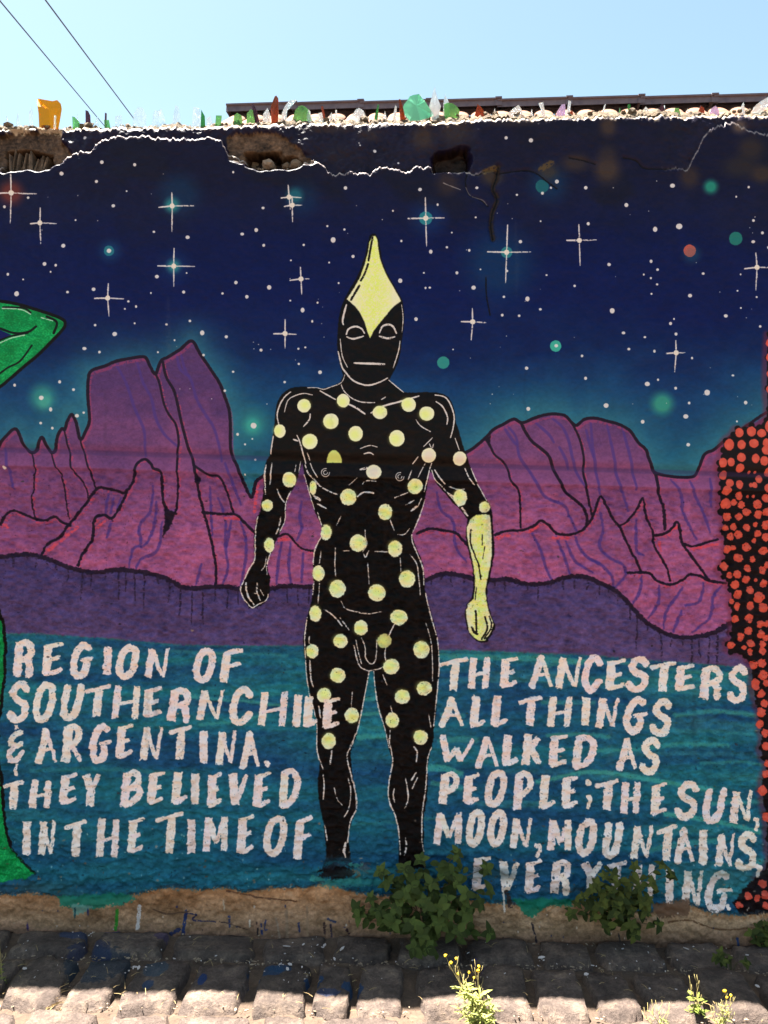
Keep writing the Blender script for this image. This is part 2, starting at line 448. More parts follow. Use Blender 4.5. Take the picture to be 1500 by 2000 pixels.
# ---- water
L_WT = new_label('painted_water', None, 'teal and blue painted water with lighter ripples')
b1 = fbm(TH, TW, 40, 420, 41, 3); b2 = fbm(TH, TW, 30, 420, 51, 2)
wt = np.clip((b1-0.5)*2.0+(n_mid-.5)*.3+0.5, 0, 1)
t_ = np.clip((PY-1300)/420, 0, 1)
WTc = c3((34,74,110))*(1-wt)[...,None] + c3((40,114,124))*wt[...,None]
WTc = WTc*(1-0.5*t_[...,None]) + c3((26,74,104))*0.5*t_[...,None]
lt = sstep(0.63, 0.80, b2)*(0.35+0.4*(PX > 700))
WTc += (c3((72,158,150)) - WTc)*(lt*0.42)[...,None]
WTc *= (1+(n_stuc-.5)*.34+(n_small-0.5)*0.18+(n_fine-0.5)*0.12+(n_mid-0.5)*0.16)[...,None]
fill(WATER+BOTTOM[::-1], None, label=L_WT, tex=WTc)
stroke(WATER, 4, (56,118,112), 0.5, soft=4, dry=0.5)
SEA = (72,160,148)
for s, w, a in [([(370,1360),(430,1366),(500,1372),(560,1380)],7,.6),([(390,1416),(450,1410),(520,1396)],6,.55),([(715,1365),(745,1364)],9,.6),([(706,1396),(742,1393)],8,.6),([(698,1440),(750,1437)],10,.6),
 ([(860,1282),(930,1284),(1030,1286),(1150,1294)],12,.55),([(1060,1300),(1180,1292),(1330,1310),(1460,1320)],8,.45),([(862,1395),(905,1398)],8,.5),([(1060,1372),(1160,1372)],9,.5),([(1070,1436),(1140,1434),(1190,1440)],8,.6),
 ([(860,1448),(900,1444),(930,1446)],12,.5),([(838,1500),(870,1502),(900,1512)],12,.75),([(845,1530),(880,1536),(900,1540)],10,.55),([(1320,1398),(1380,1390),(1430,1392),(1475,1398)],9,.6),([(1165,1466),(1240,1464),(1330,1454),(1420,1456)],8,.55),
 ([(1370,1492),(1440,1488),(1490,1494)],6,.45),([(1050,1528),(1110,1515),(1170,1508),(1230,1516),(1310,1530),(1390,1542)],9,.75),([(1300,1590),(1370,1600),(1430,1612),(1485,1626)],9,.75),([(1380,1572),(1440,1568),(1490,1566)],8,.5),
 ([(1260,1664),(1330,1650),(1400,1642)],11,.5),([(1470,1686),(1510,1678)],12,.5),([(800,1600),(860,1598)],6,.3),([(690,1610),(780,1606)],6,.3),([(330,1272),(420,1276),(560,1280)],6,.35),([(620,1700),(700,1706)],8,.3),([(60,1505),(200,1502),(330,1512)],8,.25)]:
    stroke(s, w, SEA, a, soft=5, dry=0.25)
# short pale scuffs and drips over the blue
for _ in range(150):
    x = rr.uniform(-300, 1800); y = rr.uniform(1620, 1745)
    blob(x, y, rr.uniform(.8, 2.2), rr.uniform(.8, 2.4), (130,170,175), rr.uniform(.4, .9))
for _ in range(260):
    x = rr.uniform(-300, 1800); y = rr.uniform(1290, 1750)
    blob(x, y, rr.uniform(.8, 2.4), rr.uniform(.8, 2.0), (16,40,62) if rr.random() < .6 else (60,80,60), rr.uniform(.4, .9))

# ---- stars
CREAM = (226,210,204)
STARS = [(27,381,334,440,-8,76),(82,439,410,480,64,115),(339,406,381,456,313,384),(342,523,488,563,311,383),(214,585,557,620,189,247),(566,389,366,414,551,590),(572,405,388,437,557,591),(589,548,525,578,568,605),
 (558,654,627,682,536,580),(831,430,390,485,797,867),(988,496,443,555,951,1035),(922,631,605,667,900,948),(1129,473,442,522,1105,1162),(1474,525,497,570,1450,1503),(1317,691,667,728,1298,1335),(-120,500,460,550,-150,-80),(1640,560,520,600,1610,1670),(-230,620,590,650,-250,-205)]
for k, (cx, cy, u, d, l, r) in enumerate(STARS):
    LS = new_label('painted_star', None)
    tx, bx = cx+rr.uniform(-2,2), cx+rr.uniform(-3,3)
    stroke([(tx,u),(cx,cy)], 2.8, CREAM, .95, dry=.25, taper=.35, label=LS); stroke([(cx,cy),(bx,d)], 2.6, CREAM, .95, dry=.3, taper=.55, label=LS)
    stroke([(l,cy+rr.uniform(-1,3)),(cx,cy)], 3.0, CREAM, .95, dry=.25, taper=.1, label=LS); stroke([(cx,cy),(r,cy+rr.uniform(-1,2))], 2.6, CREAM, .9, dry=.4, taper=.5, label=LS)
    blob(cx, cy, 5, 5, (228,212,198), 1, label=LS)
DOTS = []
def dots(ox, oy, s, L): DOTS.extend([(ox+a/s, oy+b/s, r*0.95) for a, b, r in L])
dots(0,320,3.75,[(760,5,4),(1000,25,3),(465,87,4),(720,145,3),(940,215,2),(222,262,3),(52,330,3),(843,322,4),(568,426,2),(480,613,4),(1137,510,2.5),(1383,550,4),(343,745,4),(425,755,3),(387,803,2),(75,820,3),(187,858,2),(140,962,5),(510,950,3),(700,930,4),(1160,837,4),(1116,956,2),(1377,812,2),(1355,950,3.5),(952,1017,2.5),(1008,1055,2.5),(927,1072,2),(710,1190,3),(997,1176,2),(1230,1185,2.5),(1400,1160,2.5),(853,1255,5),(1490,1247,5),(1288,1300,2),(632,1360,4),(742,1386,3),(1167,1387,2),(810,648,4.5)])
dots(350,320,3.75,[(403,78,2.5),(1220,193,4),(620,338,3),(570,498,4),(468,528,3.5),(625,610,3),(1088,470,2.5),(1212,495,2.5),(1130,570,5),(916,607,2.5),(1275,690,3),(1101,735,2),(823,720,2),(423,882,3.5),(665,917,4.5),(325,960,2.5),(503,985,3.5),(818,1012,2),(1017,1027,2),(908,1082,4.5),(978,1163,2.5),(1170,885,2),(353,1275,3.5),(605,1372,3.5),(877,1362,2.5),(927,1352,2),(880,1473,2)])
dots(750,320,3.75,[(262,205,4),(675,192,3),(1258,145,4),(1467,192,4),(967,242,2.5),(1153,230,3),(1215,190,2.5),(390,315,2.5),(65,358,2),(667,407,2),(1140,433,2),(1487,453,3),(493,518,2),(126,578,2.5),(457,625,2.5),(340,657,4),(620,647,3),(993,582,3.5),(702,785,2),(895,796,2.5),(530,810,3),(290,810,2),(1182,827,2),(118,867,5),(302,920,2.5),(333,918,2.5),(652,918,4.5),(1386,906,2.5),(872,985,2.5),(1043,1000,5),(1137,1076,3),(860,1118,3),(983,1123,3),(233,1147,4),(503,1367,1.5),(1440,1415,2.5),(1253,1340,3.5)])
dots(1100,320,3.75,[(787,175,5),(450,318,4),(1340,187,2.5),(1250,256,2),(173,453,3.5),(660,493,5),(835,473,6),(1378,427,3),(1443,517,3),(1375,582,3.5),(1487,625,3),(630,727,3.5),(677,787,3),(577,823,2),(628,849,2.5),(1010,815,3),(1283,820,2),(674,894,2.5),(633,963,2),(1260,940,2),(914,976,4),(1399,986,2),(324,750,3.5),(348,1086,5),(1285,1065,2),(773,1178,3),(798,1145,2),(1175,1123,4),(1424,1200,3),(430,1247,3.5),(812,1255,3),(585,1278,2.5),(468,1365,3),(655,1380,3),(929,1430,2.5)])
dots(0,640,3.75,[(320,520,4.5),(125,427,3),(455,404,3),(556,461,3),(390,605,4),(580,650,4),(630,628,2.5),(315,703,3),(400,740,3),(35,1025,3.5)])
dots(300,640,3.75,[(740,722,5.5),(590,330,2.5),(965,405,2.5),(1222,333,4.5),(1067,272,2),(530,468,2.5),(623,785,3),(730,818,2),(677,858,2),(745,967,2.5),(672,1077,2),(375,208,3)])
dots(1150,720,4.286,[(475,135,5),(565,100,2.5),(712,170,3),(973,207,6),(824,293,3),(797,405,5),(437,450,4),(815,640,4),(1220,447,2),(1293,290,4),(1186,65,2.5),(132,315,5)])
dots(850,720,4.286,[(770,343,4),(757,5,4),(1248,88,3)])
DOTS += [(164,267,3.2),(732,294,3.2),(778,318,2),(987,274,3),(1035,279,4)]
for _ in range(90): DOTS.append((rr.uniform(-320,1820), rr.uniform(340,800), rr.uniform(.5,1.0)))
for _ in range(40): DOTS.append((rr.choice([rr.uniform(-320,-10), rr.uniform(1510,1820)]), rr.uniform(340,780), rr.uniform(2,5)))
for x, y, r in DOTS: blob(x, y, r*rr.uniform(.85,1.1), r*rr.uniform(.85,1.1), (222,210,206), .95, edge=.7)

# ---- green figure at the left edge
L_GR = new_label('painted_green_figure', None, 'green painted arm and leg of a figure cut by the edge of the picture')
GRc = c3((16,128,66))*np.ones((TH,TW,1),np.float32)
GRc = GRc + (c3((40,172,92))-GRc)*np.clip((n_fine-0.45)*2.2+(n_mid-.5),0,1)[...,None]*0.75
GRc *= (1+(n_mid-0.5)*0.35+(n_small-.5)*.2)[...,None]
KB = (24,22,22)
ELB = [(-330,500),(-200,540),(-80,575),(0,590),(40,597),(93,613),(126,626),(131,637),(123,650),(99,675),(76,698),(53,717),(0,761),(-100,830),(-330,900)]
fill(ELB, None, label=L_GR, tex=GRc)
fill([(-330,620),(-60,640),(0,644),(27,657),(0,672),(-60,700),(-330,760)], (26,30,84))
stroke(ELB[:-1], 6, KB)
for s, w in [([(-60,636),(0,643),(32,653),(59,651),(75,640)],4.5),([(-60,690),(0,669),(27,659),(59,653)],3.5),([(96,621),(115,632),(109,653)],4.5),([(67,677),(45,707),(21,720),(0,735)],3.5),([(11,603),(32,603),(53,605),(64,613)],3.5)]: stroke(s, w, KB, .95)
for s in ([(9,605),(45,607),(64,616)],[(85,623),(107,629)],[(0,675),(27,663),(53,657)]): stroke(s, 2, (190,215,190), .9, dry=.3)
LEG = [(-330,1150),(-10,1180),(0,1197),(7,1230),(10,1265),(9,1307),(3,1370),(-4,1420),(-4,1480),(3,1528),(6,1587),(12,1633),(21,1652),(35,1675),(54,1692),(68,1706),(47,1717),(0,1723),(-330,1740)]
fill(LEG, None, label=L_GR, tex=GRc)
stroke(LEG[1:13], 6, KB); stroke(LEG[12:16], 5, KB, .8, dry=.4)

# ---- red dotted figure at the right edge
L_RD = new_label('painted_dotted_figure', None, 'black painted figure crowded with coral red dots')
RDP = [(1496,655),(1493,700),(1492,760),(1495,800),(1490,822),(1476,836),(1461,832),(1448,840),(1434,838),(1426,850),(1411,862),(1406,880),(1407,893),(1398,905),(1401,916),(1405,927),(1406,945),(1405,962),(1409,985),(1406,1000),(1415,1020),(1411,1040),(1416,1060),(1418,1080),(1414,1098),(1405,1110),(1412,1126),(1421,1132),(1425,1152),(1431,1175),(1425,1180),(1431,1200),(1430,1240),(1420,1258),(1426,1274),(1455,1281),(1469,1300),(1471,1340),(1478,1372),(1485,1400),(1489,1430),(1487,1460),(1491,1480),(1500,1500),(1492,1515),(1488,1545),(1496,1590),(1500,1640),(1500,1690),(1478,1715),(1450,1742),(1432,1764),(1445,1785),(1500,1795),(1545,1790),(1556,1700),(1562,1500),(1570,1500),(1580,1700),(1592,1790)]
RDL = RDP[:-5]
RDP = RDP + [(3140-x, y) for x, y in RDL[::-1]] + [(1630,610),(1600,575),(1566,562),(1532,575),(1506,610)]
stroke([(x-4, y) for x, y in RDP[:50]], 12, (112,44,60), .5, soft=8)
fill(RDP, (30,23,25), label=L_RD)
for k in range(0, 50, 1):
    x, y = RDP[k]; blob(x+2, y, 6, 6, (30,23,25), label=L_RD)
RD = []
def rd(ox, oy, s, L):
    for q in L: RD.append((ox+q[0]/s, oy+q[1]/s, q[2] if len(q) > 2 else 8.3))
rd(1150,720,4.286,[(1240,540),(1340,530,9.5),(1425,545),(1495,490,11),(1155,640,10),(1258,640,8),(1360,630,9),(1462,622,7),(1465,685),(1103,790),(1170,785,7.5),(1257,745),(1375,755),(1447,775),(1247,835),(1120,893,8),(1175,957,7.5),(1255,970,7.5),(1350,975,4),(1382,975,6),(1420,925,7.5),(1495,865),(1150,1020,8),(1257,1065,7.5),(1330,870,3),(1380,870,3),(1335,1070,3),(1380,1070,3),(1150,1130,9.5),(1215,1120,6.5),(1280,1140,7),(1410,1135,8),(1485,1085),(1320,1200,7.5),(1160,1240,8.5),(1260,1240,7),(1420,1220,7.5),(1490,1200,8),(1495,1000),(1145,1330,6),(1213,1325,7),(1320,1330,6.5),(1390,1305,4.5),(1490,1310,9.5),(1185,1405,7),(1253,1390,7.5),(1410,1380,7.5),(1485,1410,8),(1385,1440,4.5)])
rd(1150,950,4.286,[(1160,525,7.5),(1210,515,5),(1320,510,8.5),(1460,540),(1255,600,8),(1375,610,6),(1135,670,7.5),(1330,685,7.5),(1457,700,7),(1495,655,6),(1178,745,6.5),(1243,735,7.5),(1315,780,7.5),(1400,785,3),(1465,815,7.5),(1225,825),(1350,870,7),(1250,905),(1425,930,9.5),(1195,965,5),(1237,1005,7),(1355,1000,7.5),(1463,1018,9.5),(1230,1110,7),(1345,1105),(1440,1155,7.5),(1493,1150,6),(1340,1210,7.5),(1445,1240,7.5),(1275,1260,7.5),(1490,1270,6),(1190,1330,7.5),(1300,1350,5),(1360,1315,7.5),(1460,1325,7),(1355,1385,6),(1460,1380,7.5),(1385,1490,7),(1455,1480,7.5)])
rd(1160,1260,4.412,[(1380,180,8),(1450,155,8),(1460,260,8.5),(1395,340,9.5),(1445,420,9),(1490,330,7),(1475,505,8),(1440,580,8.5),(1435,685,8),(1480,760,8),(1485,870,7.5),(1495,1020,7),(1490,1110,8)])
rd(1160,1490,4.412,[(1480,100,7),(1455,240,9.5),(1490,470,8),(1455,1040,8),(1330,1150,8),(1410,1165,7),(1475,1140,8),(1250,1230,7),(1480,1230,7)])
RD += [(1499,672,8),(1499,700,8),(1499,762,8),(1499,733,7)]
yq = 590
while yq < 1790:
    xq = 1512 + rr.uniform(0, 8)
    while xq < 1822:
        qy_ = yq+rr.uniform(-4,4)
        if all(inside(RDP, np.array([[xq+a_]]), np.array([[qy_+b_]]))[0,0] for a_, b_ in ((-8,0),(8,0),(0,-8),(0,8))): RD.append((xq, qy_, rr.uniform(5.5, 9.5)))
        xq += rr.uniform(19, 26)
    yq += 22
for x, y, r in RD:
    LS = new_label('red_dot', L_RD) if x < 1510 and r > 4 else L_RD
    blob(x, y, r*rr.uniform(.9,1.08), r*rr.uniform(.95,1.15), (212,84,68), .97, label=LS, edge=1.2)
    if r > 5: blob(x+rr.uniform(-3,3), y+rr.uniform(-3,3), r*.5, r*.5, (228,104,84), .5, soft=.6)

stroke([(x, 878+LEDGE_K*x) for x in range(-330, 1831, 60)], 9, (52,48,104), .40, soft=4, dry=.15)  # indigo paint line along the ledge cove, also painting in its dark shade
# ---- black spotted figure
L_FG = new_label('painted_figure', None, 'black painted standing figure with pale yellow spots and a pointed hood')
BODY = [(665,749),(645,758),(630,760),(602,757),(578,757),(564,762),(552,772),(544,785),(541,797),(539,813),(537,832),(535,847),(531,868),(528,889),(521,899),(517,913),(515,936),(514,965),(510,983),(508,999),(502,1010),(499,1025),(496,1043),(496,1067),(497,1085),(496,1094),(490,1107),(483,1120),(475,1134),(471,1145),(469,1156),(474,1165),(480,1178),(486,1187),(493,1189),(507,1183),(518,1175),(524,1165),(527,1157),(527,1142),(528,1127),(522,1116),(522,1101),(526,1088),(534,1072),(540,1055),(549,1036),(555,1018),(558,1000),(559,982),(564,968),(570,958),(576,948),(582,931),(587,913),(590,904),(594,922),(599,944),(604,964),(609,983),(614,998),(620,1010),(628,1028),(628,1046),(620,1062),(614,1078),(612,1098),(611,1120),(612,1136),(610,1160),(606,1184),(600,1202),(595,1226),(592,1250),(594,1280),(598,1310),(601,1336),(606,1358),(612,1386),(618,1410),(618,1440),(619,1466),(624,1482),(624,1502),(621,1520),(621,1542),(623,1566),(628,1590),(632,1610),(635,1634),(637,1654),(637,1676),(684,1675),(684,1666),(681,1646),(681,1622),(688,1602),(695,1586),(697,1570),(695,1550),(691,1526),(687,1506),(686,1490),(684,1470),(690,1454),(696,1436),(702,1410),(708,1382),(713,1356),(717,1334),(721,1316),(724,1311),(729,1311),(732,1330),(735,1354),(739,1378),(746,1400),(750,1420),(754,1436),(759,1462),(765,1480),(767,1498),(762,1516),(759,1534),(758,1550),(760,1566),(767,1582),(772,1596),(776,1614),(779,1634),(779,1654),(779,1674),(778,1695),(800,1700),(832,1695),(828,1664),(827,1646),(828,1626),(827,1602),(830,1582),(834,1560),(835,1538),(835,1516),(835,1494),(839,1476),(844,1458),(847,1440),(846,1430),(850,1406),(852,1378),(854,1350),(857,1322),(858,1294),(857,1270),(855,1246),(850,1224),(844,1204),(837,1182),(833,1166),(830,1150),(829,1126),(826,1102),(820,1086),(813,1070),(808,1056),(804,1044),(810,1030),(816,1016),(824,998),(829,980),(832,960),(835,942),(839,921),(844,923),(851,942),(862,955),(874,968),(883,981),(894,990),(903,1000),(911,1011),(913,1013),(911,1027),(910,1049),(914,1072),(919,1094),(924,1115),(925,1139),(924,1158),(919,1171),(912,1180),(908,1193),(909,1209),(912,1228),(919,1241),(930,1251),(940,1255),(951,1252),(960,1241),(968,1224),(965,1215),(959,1201),(954,1182),(951,1166),(952,1147),(956,1131),(960,1110),(964,1091),(966,1065),(964,1040),(962,1020),(961,1003),(959,990),(950,976),(941,958),(931,942),(922,919),(915,904),(910,889),(903,871),(896,846),(889,824),(887,805),(882,788),(875,777),(864,771),(849,768),(831,767),(812,769),(790,768),(778,760),(767,751),(760,744),
 (770,725),(777,710),(782,690),(785,665),(788,645),(789,625),(788,605),(786,590),(774,568),(761,546),(751,526),(746,510),(743,490),(739,470),(734,460),(728,459),(722,464),(718,480),(713,505),(706,525),(697,545),(686,563),(675,583),(667,602),(662,625),(660,650),(659,675),(661,695),(665,715),(671,735)]
KF = (24,19,18)
FGc = c3(KF)*(1+(n_stuc-.5)*.5+(n_mid-.5)*.3+(n_small-.5)*.35)[...,None]
fill(BODY, None, label=L_FG, tex=FGc, edge=.8)
stroke([(600,1700),(640,1712),(700,1700),(740,1690)], 20, (26,78,100), .5, soft=8, dry=.4)
stroke([(610,1716),(650,1722),(700,1720)], 11, (62,136,130), .85, soft=3, dry=.35, edge=2)
blob(658, 1706, 33, 12, (26,21,24), .97, edge=4)
blob(646, 1698, 20, 8, (26,21,24), .9, edge=4)
fill([(636,1670),(684,1670),(690,1694),(632,1692)], (34,44,52), .75, edge=3)
stroke([(634,1690),(660,1684),(686,1690)], 6, (30,84,98), .7, soft=3, dry=.5, edge=2)
stroke([(690,1700),(702,1706),(696,1714)], 5, (140,100,74), .7, dry=.5, edge=2)
blob(712, 1694, 12, 10, (92,76,80), .5, edge=5); blob(694,1690,14,5,(70,150,140),.6,edge=4)
def yellow(poly, label):
    res = fill(poly, (236,228,184), label=label, edge=.5)
    sl, m = res
    cx = sum(p[0] for p in poly)/len(poly)
    wid = (max(p[0] for p in poly)-min(p[0] for p in poly))*.36
    f = m*np.clip(1-np.abs(PX[:, sl[1]]-cx-(n_mid[sl]-.5)*14)/wid, 0, 1)**.6*np.clip(.35+(n_fine[sl]-.3)*1.3, 0, 1)
    blend(sl, f, (224,234,104))
L_HD = new_label('hood', L_FG, 'pale yellow pointed hood')
yellow([(678,587),(690,568),(703,546),(712,521),(719,496),(722,476),(727,465),(733,464),(737,471),(739,490),(742,508),(748,525),(757,545),(768,563),(780,584),(783,591),(774,597),(765,605),(752,621),(740,635),(730,648),(723,663),(718,650),(712,630),(703,612),(693,600),(684,592)], L_HD)
L_FA = new_label('forearm', L_FG, 'yellow forearm and fist')
yellow([(919,1014),(930,1006),(946,1004),(956,1005),(958,1017),(960,1036),(961,1062),(960,1088),(956,1112),(951,1134),(948,1153),(950,1174),(955,1195),(962,1212),(964,1222),(957,1238),(946,1251),(936,1252),(927,1246),(916,1235),(912,1212),(910,1193),(914,1180),(925,1169),(928,1150),(928,1129),(925,1107),(920,1084),(915,1062),(912,1046),(912,1030)], L_FA)
for s, w in [([(728,467),(724,488),(720,512)],4),([(719,519),(713,536),(705,551)],4),([(702,561),(686,588)],4.5),([(920,1034),(919,1059),(928,1086),(935,1104),(939,1131)],3),([(942,1044),(942,1064)],2.2),([(947,1068),(943,1091)],1.6),
 ([(929,1193),(931,1238)],4),([(948,1206),(952,1228),(941,1249)],3.5),([(956,1204),(960,1225),(946,1248)],3),([(922,1225),(927,1236),(933,1238)],4),([(931,1148),(928,1171)],2.2)]:
    stroke(s, w, KF, .95, dry=.2)
CR = (228,212,204)
LINES = [([(677,598),(670,625),(671,636)],4.5),([(784,598),(787,622),(785,651)],1.8),([(781,668),(778,688),(768,720)],2.6),([(665,664),(669,697),(679,719)],2.2),([(661,689),(668,717),(674,727),(689,744),(706,752),(722,754),(742,748),(757,740)],3.8),
([(677,655),(681,645),(694,640),(706,644),(712,653)],4.4),([(678,660),(691,664),(710,659)],4.2),([(741,653),(747,640),(759,636),(768,641),(774,653)],4.4),([(741,659),(757,663),(771,660)],4.2),([(692,711),(751,713)],5.2),
([(674,734),(667,749),(645,758),(633,762),(619,759),(602,759)],2),([(759,744),(772,755),(788,768)],2.4),([(667,753),(673,766),(689,780),(708,787),(732,788)],2.6),([(745,782),(753,777)],2.6),
([(569,767),(559,775),(550,788),(544,804),(543,816),(546,830)],3),([(611,773),(594,770),(576,775),(564,783),(559,797),(557,806)],2.4),([(626,765),(656,782)],3.4),([(682,791),(699,800),(713,810)],4.6),([(607,810),(605,821),(594,834)],3.4),
([(574,859),(583,862)],3.5),([(581,851),(587,865),(592,884),(597,905)],3.2),([(535,853),(532,872),(530,887)],3),([(601,885),(605,899)],2.4),([(606,905),(611,917),(620,932)],2.6),([(596,908),(602,924),(613,936),(626,950),(644,960),(660,966)],3.4),
([(704,877),(722,871),(737,874)],2.2),([(711,887),(722,885),(730,889)],2.8),([(704,917),(717,914)],5.5),([(708,945),(715,939),(734,940)],2.4),([(698,970),(711,961),(730,963)],4),([(698,933),(682,947)],1.5),([(578,908),(576,922)],1.8),([(587,901),(584,922)],1.8),
([(520,908),(517,931),(518,965)],3.8),([(531,905),(529,927),(527,946)],3.2),([(541,955),(547,970),(555,981)],3.4),([(569,958),(559,979),(557,1000)],2.4),([(594,927),(604,962),(614,996)],2.2),([(614,969),(625,977)],6),([(620,984),(637,993)],4),
([(504,1009),(499,1034),(498,1085),(496,1097),(488,1109),(474,1138),(470,1155),(480,1175),(492,1187),(505,1180),(519,1173),(524,1161)],3),([(557,1000),(557,1010),(553,1025),(546,1040)],2.4),([(548,1010),(544,1031),(539,1043)],3.2),([(534,1066),(525,1089),(520,1107),(522,1122)],3),([(520,1088),(517,1105),(510,1115)],2),
([(502,1139),(502,1157),(508,1173)],3.2),([(508,1152),(514,1164)],2.4),([(480,1139),(483,1160),(495,1181)],4),([(494,1158),(502,1160)],2),([(620,1000),(628,1026)],2.6),([(628,1048),(618,1066),(612,1090),(612,1102)],3),([(613,1136),(610,1162)],2.6),([(599,1210),(595,1240)],2.4),
([(627,1076),(624,1100)],2.2),([(624,1136),(621,1180)],2.2),([(655,1070),(654,1106),(656,1126)],2.4),([(670,1076),(682,1076)],2),([(713,1035),(714,1050),(716,1064),(708,1078)],2),([(710,1082),(714,1088),(720,1076)],2.8),([(732,1077),(756,1078)],2.4),([(718,1098),(721,1142)],2.2),
([(666,1008),(657,1026)],2.2),([(762,1016),(770,1036)],2.6),([(777,1044),(790,1044),(800,1032)],2.2),([(804,1044),(806,1060),(816,1084),(826,1110),(828,1142)],3),([(801,1083),(814,1102),(818,1130),(821,1162)],2.4),([(782,1090),(783,1116)],2),([(831,1158),(838,1190),(852,1240)],2.8),([(823,974),(816,990)],2.2),([(830,976),(820,1008),(806,1040)],2.4),
([(666,1174),(674,1188),(696,1195),(720,1199),(744,1195)],2.4),([(633,1191),(648,1200),(668,1222)],3),([(664,1207),(682,1230)],2.6),([(691,1260),(698,1290),(706,1304),(720,1310),(736,1308),(748,1302)],3),([(695,1250),(701,1278),(706,1296)],2),([(706,1246),(713,1264),(714,1284),(722,1296),(731,1294),(735,1278),(736,1250)],2.6),
([(770,1220),(762,1236),(757,1250),(752,1274),(753,1290)],3),([(721,1312),(710,1370),(698,1426),(682,1462)],2.6),([(730,1312),(733,1346),(740,1386),(750,1418),(759,1456)],2.6),([(600,1206),(595,1250),(601,1340),(618,1408),(618,1458)],2.2),([(605,1290),(607,1322),(612,1342)],3.2),([(604,1244),(603,1258)],2.6),([(688,1352),(686,1382)],1.8),
([(748,1318),(756,1338)],3),([(763,1378),(766,1392)],2.4),([(762,1428),(760,1460)],2.2),([(832,1218),(843,1260),(845,1330)],2),([(854,1246),(858,1298),(852,1370),(847,1420)],2.6),([(837,1394),(842,1422)],2.2),([(619,1436),(620,1470),(631,1502)],2.8),([(631,1514),(633,1538),(631,1562)],3),([(648,1468),(645,1492)],4),
([(694,1434),(688,1454),(678,1476),(685,1510),(694,1546),(696,1580),(684,1606),(679,1646)],3.2),([(680,1520),(685,1544),(682,1576),(672,1596)],2.6),([(653,1538),(658,1558),(669,1573)],2),([(634,1610),(639,1640)],3),([(675,1646),(672,1662),(675,1674)],6.5),([(622,1380),(626,1402)],4),
([(759,1442),(767,1486),(762,1516),(758,1546),(762,1570),(772,1594),(779,1626),(782,1670)],3.2),([(808,1458),(815,1470),(813,1486)],4),([(843,1460),(835,1486),(832,1534),(825,1590),(824,1640),(828,1664)],3),([(813,1510),(804,1524)],4),([(815,1520),(805,1540)],3),([(792,1521),(796,1542),(797,1562),(790,1580)],3),([(770,1541),(768,1554),(771,1568)],3),([(792,1638),(794,1654),(790,1670)],4),
([(849,773),(868,777),(879,792),(886,815),(884,837),(879,856)],3.2),([(851,786),(864,796),(873,815),(872,830)],3.5),([(812,821),(821,833),(840,844)],2.6),([(725,808),(745,796),(784,785),(818,775)],4.2),([(888,857),(896,880)],2.2),([(844,856),(827,873)],2.2),([(816,893),(806,906)],2.6),([(804,919),(797,937)],2.6),([(830,906),(823,919),(816,933)],2.2),
([(843,905),(839,917),(834,938),(829,960)],3),([(843,918),(849,936),(862,949),(874,962),(887,977)],2.6),([(849,918),(859,934),(869,945)],3.5),([(875,949),(894,956),(907,955)],2.6),([(908,915),(915,932),(922,942),(927,947)],3),([(920,915),(931,942),(950,977)],2.6),([(902,992),(913,1007)],5),([(793,986),(810,977)],3),([(803,998),(816,988)],5),([(771,972),(797,962)],2.2),([(877,965),(892,975),(896,988)],5),
([(838,868),(842,876)],2.2),([(846,868),(844,876)],2.2)]
for s, w in LINES:
    stroke(s, w*.86, CR, .96, dry=.22 if s[0][1] < 905 else .36, taper=.3)
for cx, cy in ((636,923),(781,931)):
    for r in (8, 4): stroke([(cx+r*math.cos(a*.7), cy+r*math.sin(a*.7)) for a in range(8)], 1.6, CR, .9, dry=.25)
SPOTS = [(595,794,13,13),(548,843,11,13),(647,824,15,15),(606,863,15,15),(695,848,14,15),(671,784,12.5,13),(742,807,14,13),(798,792,14,14),(833,809,14.5,14),(775,857,15,16),(730,922,15,14),(837,890,14,14),(897,896,13,13.5),(565,937,13.5,15),(522,987,11,11.5),(680,971,16,16),(811,950,15,15),(752,1000,14,16),(899,972,13,16),(946,991,11,11),
 (611,953,7,14),(637,1040,11,15),(699,1061,16,17),(772,1072,14,16),(622,1120,12,15),(659,1150,16,17),(736,1158,17,17),(795,1131,16,17),(526,1065,10,15),(616,1199,12,16),(705,1226,13.5,15),(779,1206,17,15),(751,1252,14,14),(665,1252,14,14),(610,1272,12,14),(823,1269,16,17),(660,1319,15,15),(764,1302,16,15),(633,1358,14,14),(786,1361,15,14),(829,1345,15,14),(687,1398,14,15),(766,1407,13,16),(642,1448,14,16),(822,1440,14,15)]
for k, (x, y, rx, ry) in enumerate(SPOTS):
    LS = new_label('spot', L_FG)
    blob(x, y, rx, ry, (240,234,196) if k != 32 else (190,186,130), .98, label=LS, edge=.9)
    if k not in (10, 12, 11): blob(x-1+rr.uniform(-3,3), y+rr.uniform(-4,3), rx*.8, ry*.75, (230,238,128), .75, soft=.6)
    else: blob(x, y, rx*.8, ry*.8, (226,208,190), .8, soft=.5)
LS = new_label('spot', L_FG)
sl_ = fill([(653+15*math.cos(a), 904-24*math.sin(a)) for a in np.linspace(0, math.pi, 14)], (205,214,120), label=LS, edge=.6)

